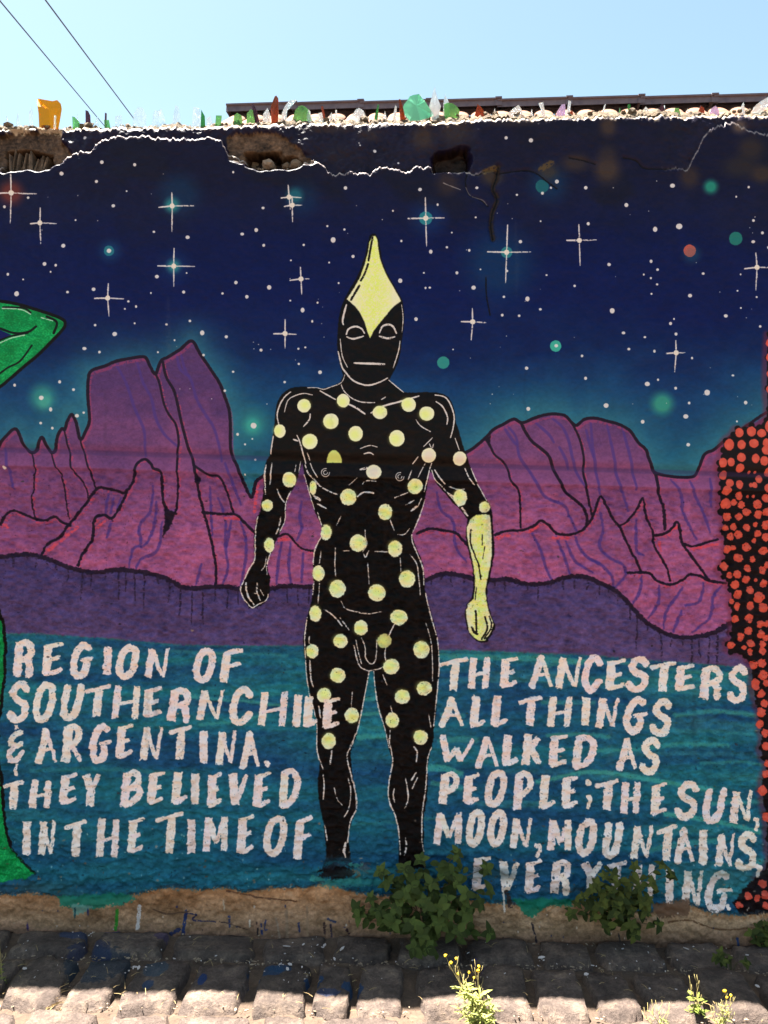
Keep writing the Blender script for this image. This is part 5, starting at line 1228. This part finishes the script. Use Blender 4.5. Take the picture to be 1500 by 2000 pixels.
def frame(dirv, up):
    y = dirv.normalized(); x = y.cross(up)
    if x.length < 1e-4: x = y.cross(Vector((1,0,0)))
    x.normalize(); z = x.cross(y)
    return Matrix((x, y, z)).transposed().to_4x4()

def shrub(name, label, cat, root, tips, leaf_len, leaves, stem_mat, whorl=5, below=3, seed=1, inner=0, spread=.05, pair_gap=.022):
    r = random.Random(seed); e = props(empty(name, root), label, cat); root = Vector(root)
    mb = MB(); count = 0
    ray = Vector((0, -.35, .94)).normalized()
    for tip in tips:
        T = Vector(tip) - root
        side_ = Vector((T.x*.35 + r.uniform(-.02,.02), T.y*.5, max(T.z, .02)*.7 + .01))
        pts = [Vector((0,0,0)), side_*.5 + Vector((0,0,.02)), side_, T]
        c = []
        for i in range(3):
            p0 = pts[max(i-1,0)]; p1 = pts[i]; p2 = pts[i+1]; p3 = pts[min(i+2,3)]
            for k in range(4):
                t_ = k/4; c.append(.5*((2*p1)+(p2-p0)*t_+(2*p0-5*p1+4*p2-p3)*t_*t_+(3*p1-p0-3*p2+p3)*t_**3))
        c.append(pts[-1])
        mb.tube(c, .0022, 4, .0011)
        ax_ = (c[-1]-c[-3]).normalized()
        g = Vector((ax_.x*.5, ax_.y*.5-.55, ax_.z*.5+.35)).normalized()     # the rosette opens to the light
        M = frame(g, Vector((0,0,1)))
        ph = r.uniform(0, 6.28)
        for k in range(whorl):
            a = ph + 6.283*k/whorl + r.uniform(-.25,.25); el = r.uniform(.05, .45)
            loc = M.to_3x3() @ Vector((math.cos(a), el, math.sin(a)))
            o = link('leaf', r.choice(leaves), None, e, c[-1] + g*r.uniform(-.004,.004))
            sc_ = leaf_len*r.uniform(.65, 1.1)*(1 if k % 2 else .85)
            o.matrix_basis = Matrix.Translation(c[-1]) @ frame(loc, g) @ Matrix.Scale(sc_, 4); count += 1
        for k in range(below):
            q = len(c)-2-(k//2)*2-r.randint(0,1); q = max(3, q); P_ = c[q]
            a = r.uniform(0, 6.28)
            loc = Vector((math.cos(a)*.9, -.25-abs(math.sin(a))*.5, math.sin(a)*.6-.15)).normalized()
            o = link('leaf', r.choice(leaves), None, e)
            o.matrix_basis = Matrix.Translation(P_) @ frame(loc, Vector((0,-.5,.85))) @ Matrix.Scale(leaf_len*r.uniform(.8,1.25), 4); count += 1
    o = link('stem', mb.mesh('stem', True), stem_mat, e)
    if inner:
        lb = MB()
        for _ in range(inner):
            T = Vector(r.choice(tips)) - root; q = r.uniform(.45, .98)
            P_ = T*q + Vector((r.gauss(0,.018), r.uniform(-.01,.03), r.gauss(0,.018)))
            P_.y = min(P_.y, -.004)
            a = r.uniform(0, 6.28); loc = Vector((math.cos(a), -.35, math.sin(a)*.8)).normalized()
            M = Matrix.Translation(P_) @ frame(loc, Vector((r.uniform(-.4,.4),-.5,.8))) @ Matrix.Scale(leaf_len*r.uniform(.6,1.1), 4)
            src = r.choice(leaves)
            lb.add([M @ v.co for v in src.vertices], [tuple(p.vertices) for p in src.polygons])
        me = lb.mesh('inner_foliage', True)
        o = link('inner_foliage', me, leaves[0].materials[0], e); o['kind'] = 'stuff'
    return e

big_leaves = [leaf_mesh('leaf', 1, .70+.08*(i % 3-1), .2+.1*i, .18, i, m_leaf, .0) for i in range(4)]
small_leaves = [leaf_mesh('leaf', 1, .64, .2+.1*i, .2, 20+i, m_leaf2, .0) for i in range(4)]
T1 = [(350,260),(540,240),(680,160),(970,110),(1210,230),(480,540),(710,520),(180,600),(150,560),(690,770),(600,690),(980,740),(1150,520),(1230,760),(720,880),(330,580),(860,270),(960,330),(600,380),(1040,440),(450,680),(820,680),(900,600),(760,360),(410,340),(270,470),(1050,600),(620,880),(890,480),(1240,420),(540,440),(840,560)]
tips = []
r_ = random.Random(8)
for (a, b_) in T1:
    px, py = 660+a/4.167, 1640+b_/4.167
    cxn = abs(px-830)/140; cyn = (py-1640)/225
    dep = -(.05 + .17*max(0, 1-cxn**2)*min(1, cyn*1.2) + r_.uniform(0, .03))
    tips.append(W(px, py, dep))
shrub('nettle_shrub', 'big leafy dark green shrub growing from the wall foot beside the painted leg', 'shrub', W(832, 1838, -.03), tips, .042, big_leaves, m_stem, 5, 4, 4, inner=120)
T2 = [(720,95),(930,140),(880,90),(540,150),(470,230),(600,150),(380,310),(350,370),(420,270),(520,330),(600,370),(560,440),(700,350),(780,360),(860,440),(700,440),(650,290),(740,230),(820,190),(800,290),(720,500),(480,390),(580,240),(680,210),(540,280),(450,330),(620,320),(760,300),(500,200)]
tips = [W(1000+a/3, 1660+b_/3, -(.03 + .09*max(0, 1-abs(a-620)/340) + r_.uniform(0,.03))) for a, b_ in T2]
shrub('wall_shrub', 'smaller leafy shrub growing out of the wall in front of the last word', 'shrub', W(1218, 1812, -.02), tips, .034, small_leaves, m_stem, 5, 4, 9, inner=50)
tips = [W(px, py, -(.03+r_.uniform(0,.04))) for px, py in [(1468,1822),(1482,1812),(1496,1806),(1510,1812),(1478,1838),(1492,1832),(1508,1836),(1498,1852),(1524,1824)]]
shrub('small_bush', 'small bush at the wall foot under the red dotted figure', 'shrub', W(1500, 1846, -.02), tips, .032, small_leaves, m_stem, 4, 4, 12)
gx_, gy_ = px_on_street(1428, 1880)
tips = [Vector((gx_+r_.uniform(-.05,.05), gy_+r_.uniform(-.04,.03), r_.uniform(.02,.05))) for _ in range(5)]
shrub('ground_weed', 'low dark weed in the joint between two shaded cobbles', 'weed', (gx_, gy_, -.03), tips, .024, small_leaves, m_stem, 4, 3, 15)

# feathery weeds standing in the sun
nar = [leaf_mesh('leaf', 1, .16+.05*i, .15+.2*i, .2, 40+i, m_weed, .2) for i in range(3)]
narg = [leaf_mesh('leaf', 1, .30+.06*i, .15+.2*i, .2, 50+i, m_weedg, .3) for i in range(3)]
def weed(name, label, root, stems, leaf_len, leaves, n_leaf, flowers, seed, wisps=6):
    r = random.Random(seed); e = props(empty(name, root), label, 'weed'); root = Vector(root); mb = MB(); fl = MB()
    for tip, bare in stems:
        T = Vector(tip)-root; c = []
        for k in range(11):
            q = k/10; c.append(Vector((T.x*q**1.3+.006*math.sin(6*q+seed), T.y*q, T.z*q)))
        mb.tube(c, .0018, 4, .0006)
        top = 10 if not bare else 6
        for k in range(n_leaf):
            q = r.uniform(.12, 1.0 if not bare else .62); i = min(9, int(q*10)); P_ = c[i].lerp(c[i+1], q*10-i)
            a = r.uniform(0, 6.28); loc = Vector((math.cos(a), math.sin(a), r.uniform(.1, 1.0))).normalized()
            o = link('leaf', r.choice(leaves), None, e)
            o.matrix_basis = Matrix.Translation(P_) @ frame(loc, Vector((r.uniform(-1,1)*.5,-.3,1))) @ Matrix.Scale(leaf_len*r.uniform(.5, 1.2)*(1.25-q*.6), 4)
        for k in range(wisps if bare else 3):
            q = r.uniform(.5, .98); i = min(9, int(q*10)); P_ = c[i]
            a = r.uniform(0, 6.28); d = Vector((math.cos(a)*.5, math.sin(a)*.5, 1)).normalized()*r.uniform(.02,.045)
            mb.tube([P_, P_+d*.5+Vector((math.cos(a)*.005, 0, 0)), P_+d], .0007, 3, .0005)
            if flowers and r.random() < .10:
                bm = bmesh.new(); bmesh.ops.create_icosphere(bm, subdivisions=1, radius=.0045)
                for v in bm.verts: v.co *= r.uniform(.7, 1.3)
                vs_ = [v.co+P_+d for v in bm.verts]; fs_ = [[v.index for v in f_.verts] for f_ in bm.faces]; fl.add(vs_, fs_); bm.free()
        if flowers and bare:
            bm = bmesh.new(); bmesh.ops.create_icosphere(bm, subdivisions=1, radius=.005)
            vs_ = [v.co*r.uniform(.8,1.4)+c[-1] for v in bm.verts]; fs_ = [[v.index for v in f_.verts] for f_ in bm.faces]; fl.add(vs_, fs_); bm.free()
    link('stem', mb.mesh('stem', True), m_stemw, e)
    if fl.v: link('flower', fl.mesh('flower'), m_flower, e)
    return e
def street_tip(px, py, y): return W(px, py, y)
rx, ry = px_on_street(938, 2012, 0); 
weed('flowering_weed', 'pale feathery weed with yellow flowers growing in the sunlit joint', (rx, ry, -.02),
     [(W(872,1866,ry+.04),True),(W(884,1880,ry+.03),True),(W(893,1872,ry+.05),True),(W(912,1912,ry+.02),False),(W(938,1888,ry+.03),True),(W(936,1896,ry),True),(W(900,1935,ry),False),(W(925,1930,ry-.02),False),(W(965,1950,ry+.01),False),(W(950,1945,ry),False),(W(915,1960,ry-.03),False),(W(975,1975,ry),False),(W(895,1965,ry),False),(W(940,1960,ry-.04),False)],
     .040, nar, 20, True, 31)
rx, ry = px_on_street(1366, 1975, 0)
weed('small_weed', 'small broad leaved weed straddling the shadow edge', (rx, ry, -.02), [(W(1342,1905,ry+.02),True),(W(1362,1915,ry),True),(W(1350,1962,ry),False),(W(1372,1955,ry),False),(W(1360,1950,ry+.02),False),(W(1340,1975,ry),False)], .028, narg, 6, False, 33, 3)
rx, ry = px_on_street(1412, 1998, 0)
weed('yellow_weed', 'tiny weed with a yellow flower head beside the last sunlit cobbles', (rx, ry, -.02), [(W(1416,1936,ry+.01),True),(W(1428,1944,ry),True),(W(1405,1960,ry),False),(W(1420,1972,ry),False),(W(1395,1975,ry),False),(W(1432,1980,ry),False),(W(1380,1985,ry),False)], .022, nar, 9, True, 35, 4)
rx, ry = px_on_street(-6, 1935, 0)
weed('edge_weed', 'thin olive weed at the end of the cobbles by the green painted leg', (rx, ry, -.02), [(W(2,1835,ry+.02),True),(W(-10,1850,ry),True),(W(6,1880,ry),False),(W(8,1905,ry),False),(W(-12,1890,ry),False)], .024, narg, 6, False, 36, 3)
rx, ry = px_on_street(1290, 2006, 0)
weed('joint_weed', 'low pale weed in the joint left of the small weed', (rx, ry, -.02), [(W(1275,1968,ry),False),(W(1292,1962,ry),False),(W(1306,1975,ry),False),(W(1260,1985,ry),False)], .02, nar, 9, False, 38, 3)

# ------------------------------------------------------------------ litter in the joints
m_chip, t, b = new_mat('paint_flake'); b.inputs['Base Color'].default_value = (*srgb(176,166,164), 1); b.inputs['Roughness'].default_value = .8
m_straw, t, b = new_mat('straw'); b.inputs['Base Color'].default_value = (*srgb(150,128,88), 1); b.inputs['Roughness'].default_value = .9
m_peb = simple_mat('pebble', srgb(110,90,74), srgb(160,142,120), 60, .9, .3, .002)
def flakes(name, label, mat, n, seed, rule):
    r = random.Random(seed); mb = MB()
    for _ in range(n):
        x, y, z, s_ = rule(r); a = r.uniform(0, 6.28); l = s_*r.uniform(.6, 1.6); w = s_*r.uniform(.3, .8)
        u = Vector((math.cos(a), math.sin(a), r.uniform(-.3,.3)))*l; v = Vector((-math.sin(a), math.cos(a), r.uniform(-.3,.3)))*w
        c = Vector((x, y, z)); h = Vector((0,0,.0012))
        q = [c-u-v*.6, c+u*.2-v, c+u, c+u*.1+v*.9, c-u*.8+v*.5]
        mb.add([p+h for p in q]+[p-h for p in q], [(0,1,2,3,4),(9,8,7,6,5)]+[(i,i+5,(i+1)%5+5,(i+1)%5) for i in range(5)])
    props(link(name, mb.mesh(name), mat), label, kind='stuff')
def near(r):
    if r.random() < .45:
        px, py = r.choice([(130,1886),(268,1900),(180,1815),(170,1838),(112,1815),(255,1915),(640,1878),(560,1888),(590,1910),(620,1850),(480,1890),(1170,1890),(1060,1870)]); px += r.gauss(0, 14); py += r.gauss(0, 6)
    else: px, py = r.uniform(-100, 1600), 1838 + 90*r.random()**1.2
    x, y = px_on_street(px, py, .02); return x, min(y, -.012), gz(x, 0)+.0225, r.choice([.0015,.002,.0025,.003,.004,.009])
flakes('paint_flakes', 'scattered pale paint flakes and litter on the shaded cobbles', m_chip, 130, 61, near)
def grit(r):
    x = r.uniform(-1.9, 1.9); y = r.choice([-.19, -.19, -.47, -.01, -.012, r.uniform(-.6,-.02)]) + r.gauss(0, .008); return x, min(y, -.008), gz(x,0)+.0+r.uniform(-.006,.004), r.uniform(.002, .006)
flakes('grit', 'small stones and crumbs lying in the joints', m_peb, 900, 62, grit)
mb = MB(); r = random.Random(63)
for k in range(170):
    if k < 30: px, py = r.uniform(82, 112), r.uniform(1940, 1998)
    elif k < 80: px, py = r.uniform(0, 1500), r.uniform(1945, 1998)
    else: px, py = r.uniform(0, 1500), r.uniform(1850, 1940)
    x, y = px_on_street(px, py, 0); L_ = r.uniform(.008, .035) if k > 30 else r.uniform(.03, .07); a = r.uniform(-.5, .5)+(1.0 if k < 30 else r.uniform(0,3))
    p = Vector((x, y, gz(x,0)+(.018 if k > 30 else .0)+r.uniform(-.004,.006))); d = Vector((math.cos(a), math.sin(a), r.uniform(-.1,.25)))*L_
    mb.tube([p, p+d*.5+Vector((0,0,.003)), p+d], .0009 if k > 30 else .0015, 3, .0005)
props(link('straw', mb.mesh('straw'), m_straw), 'dry straw and grass stalks caught between the cobbles', kind='stuff')
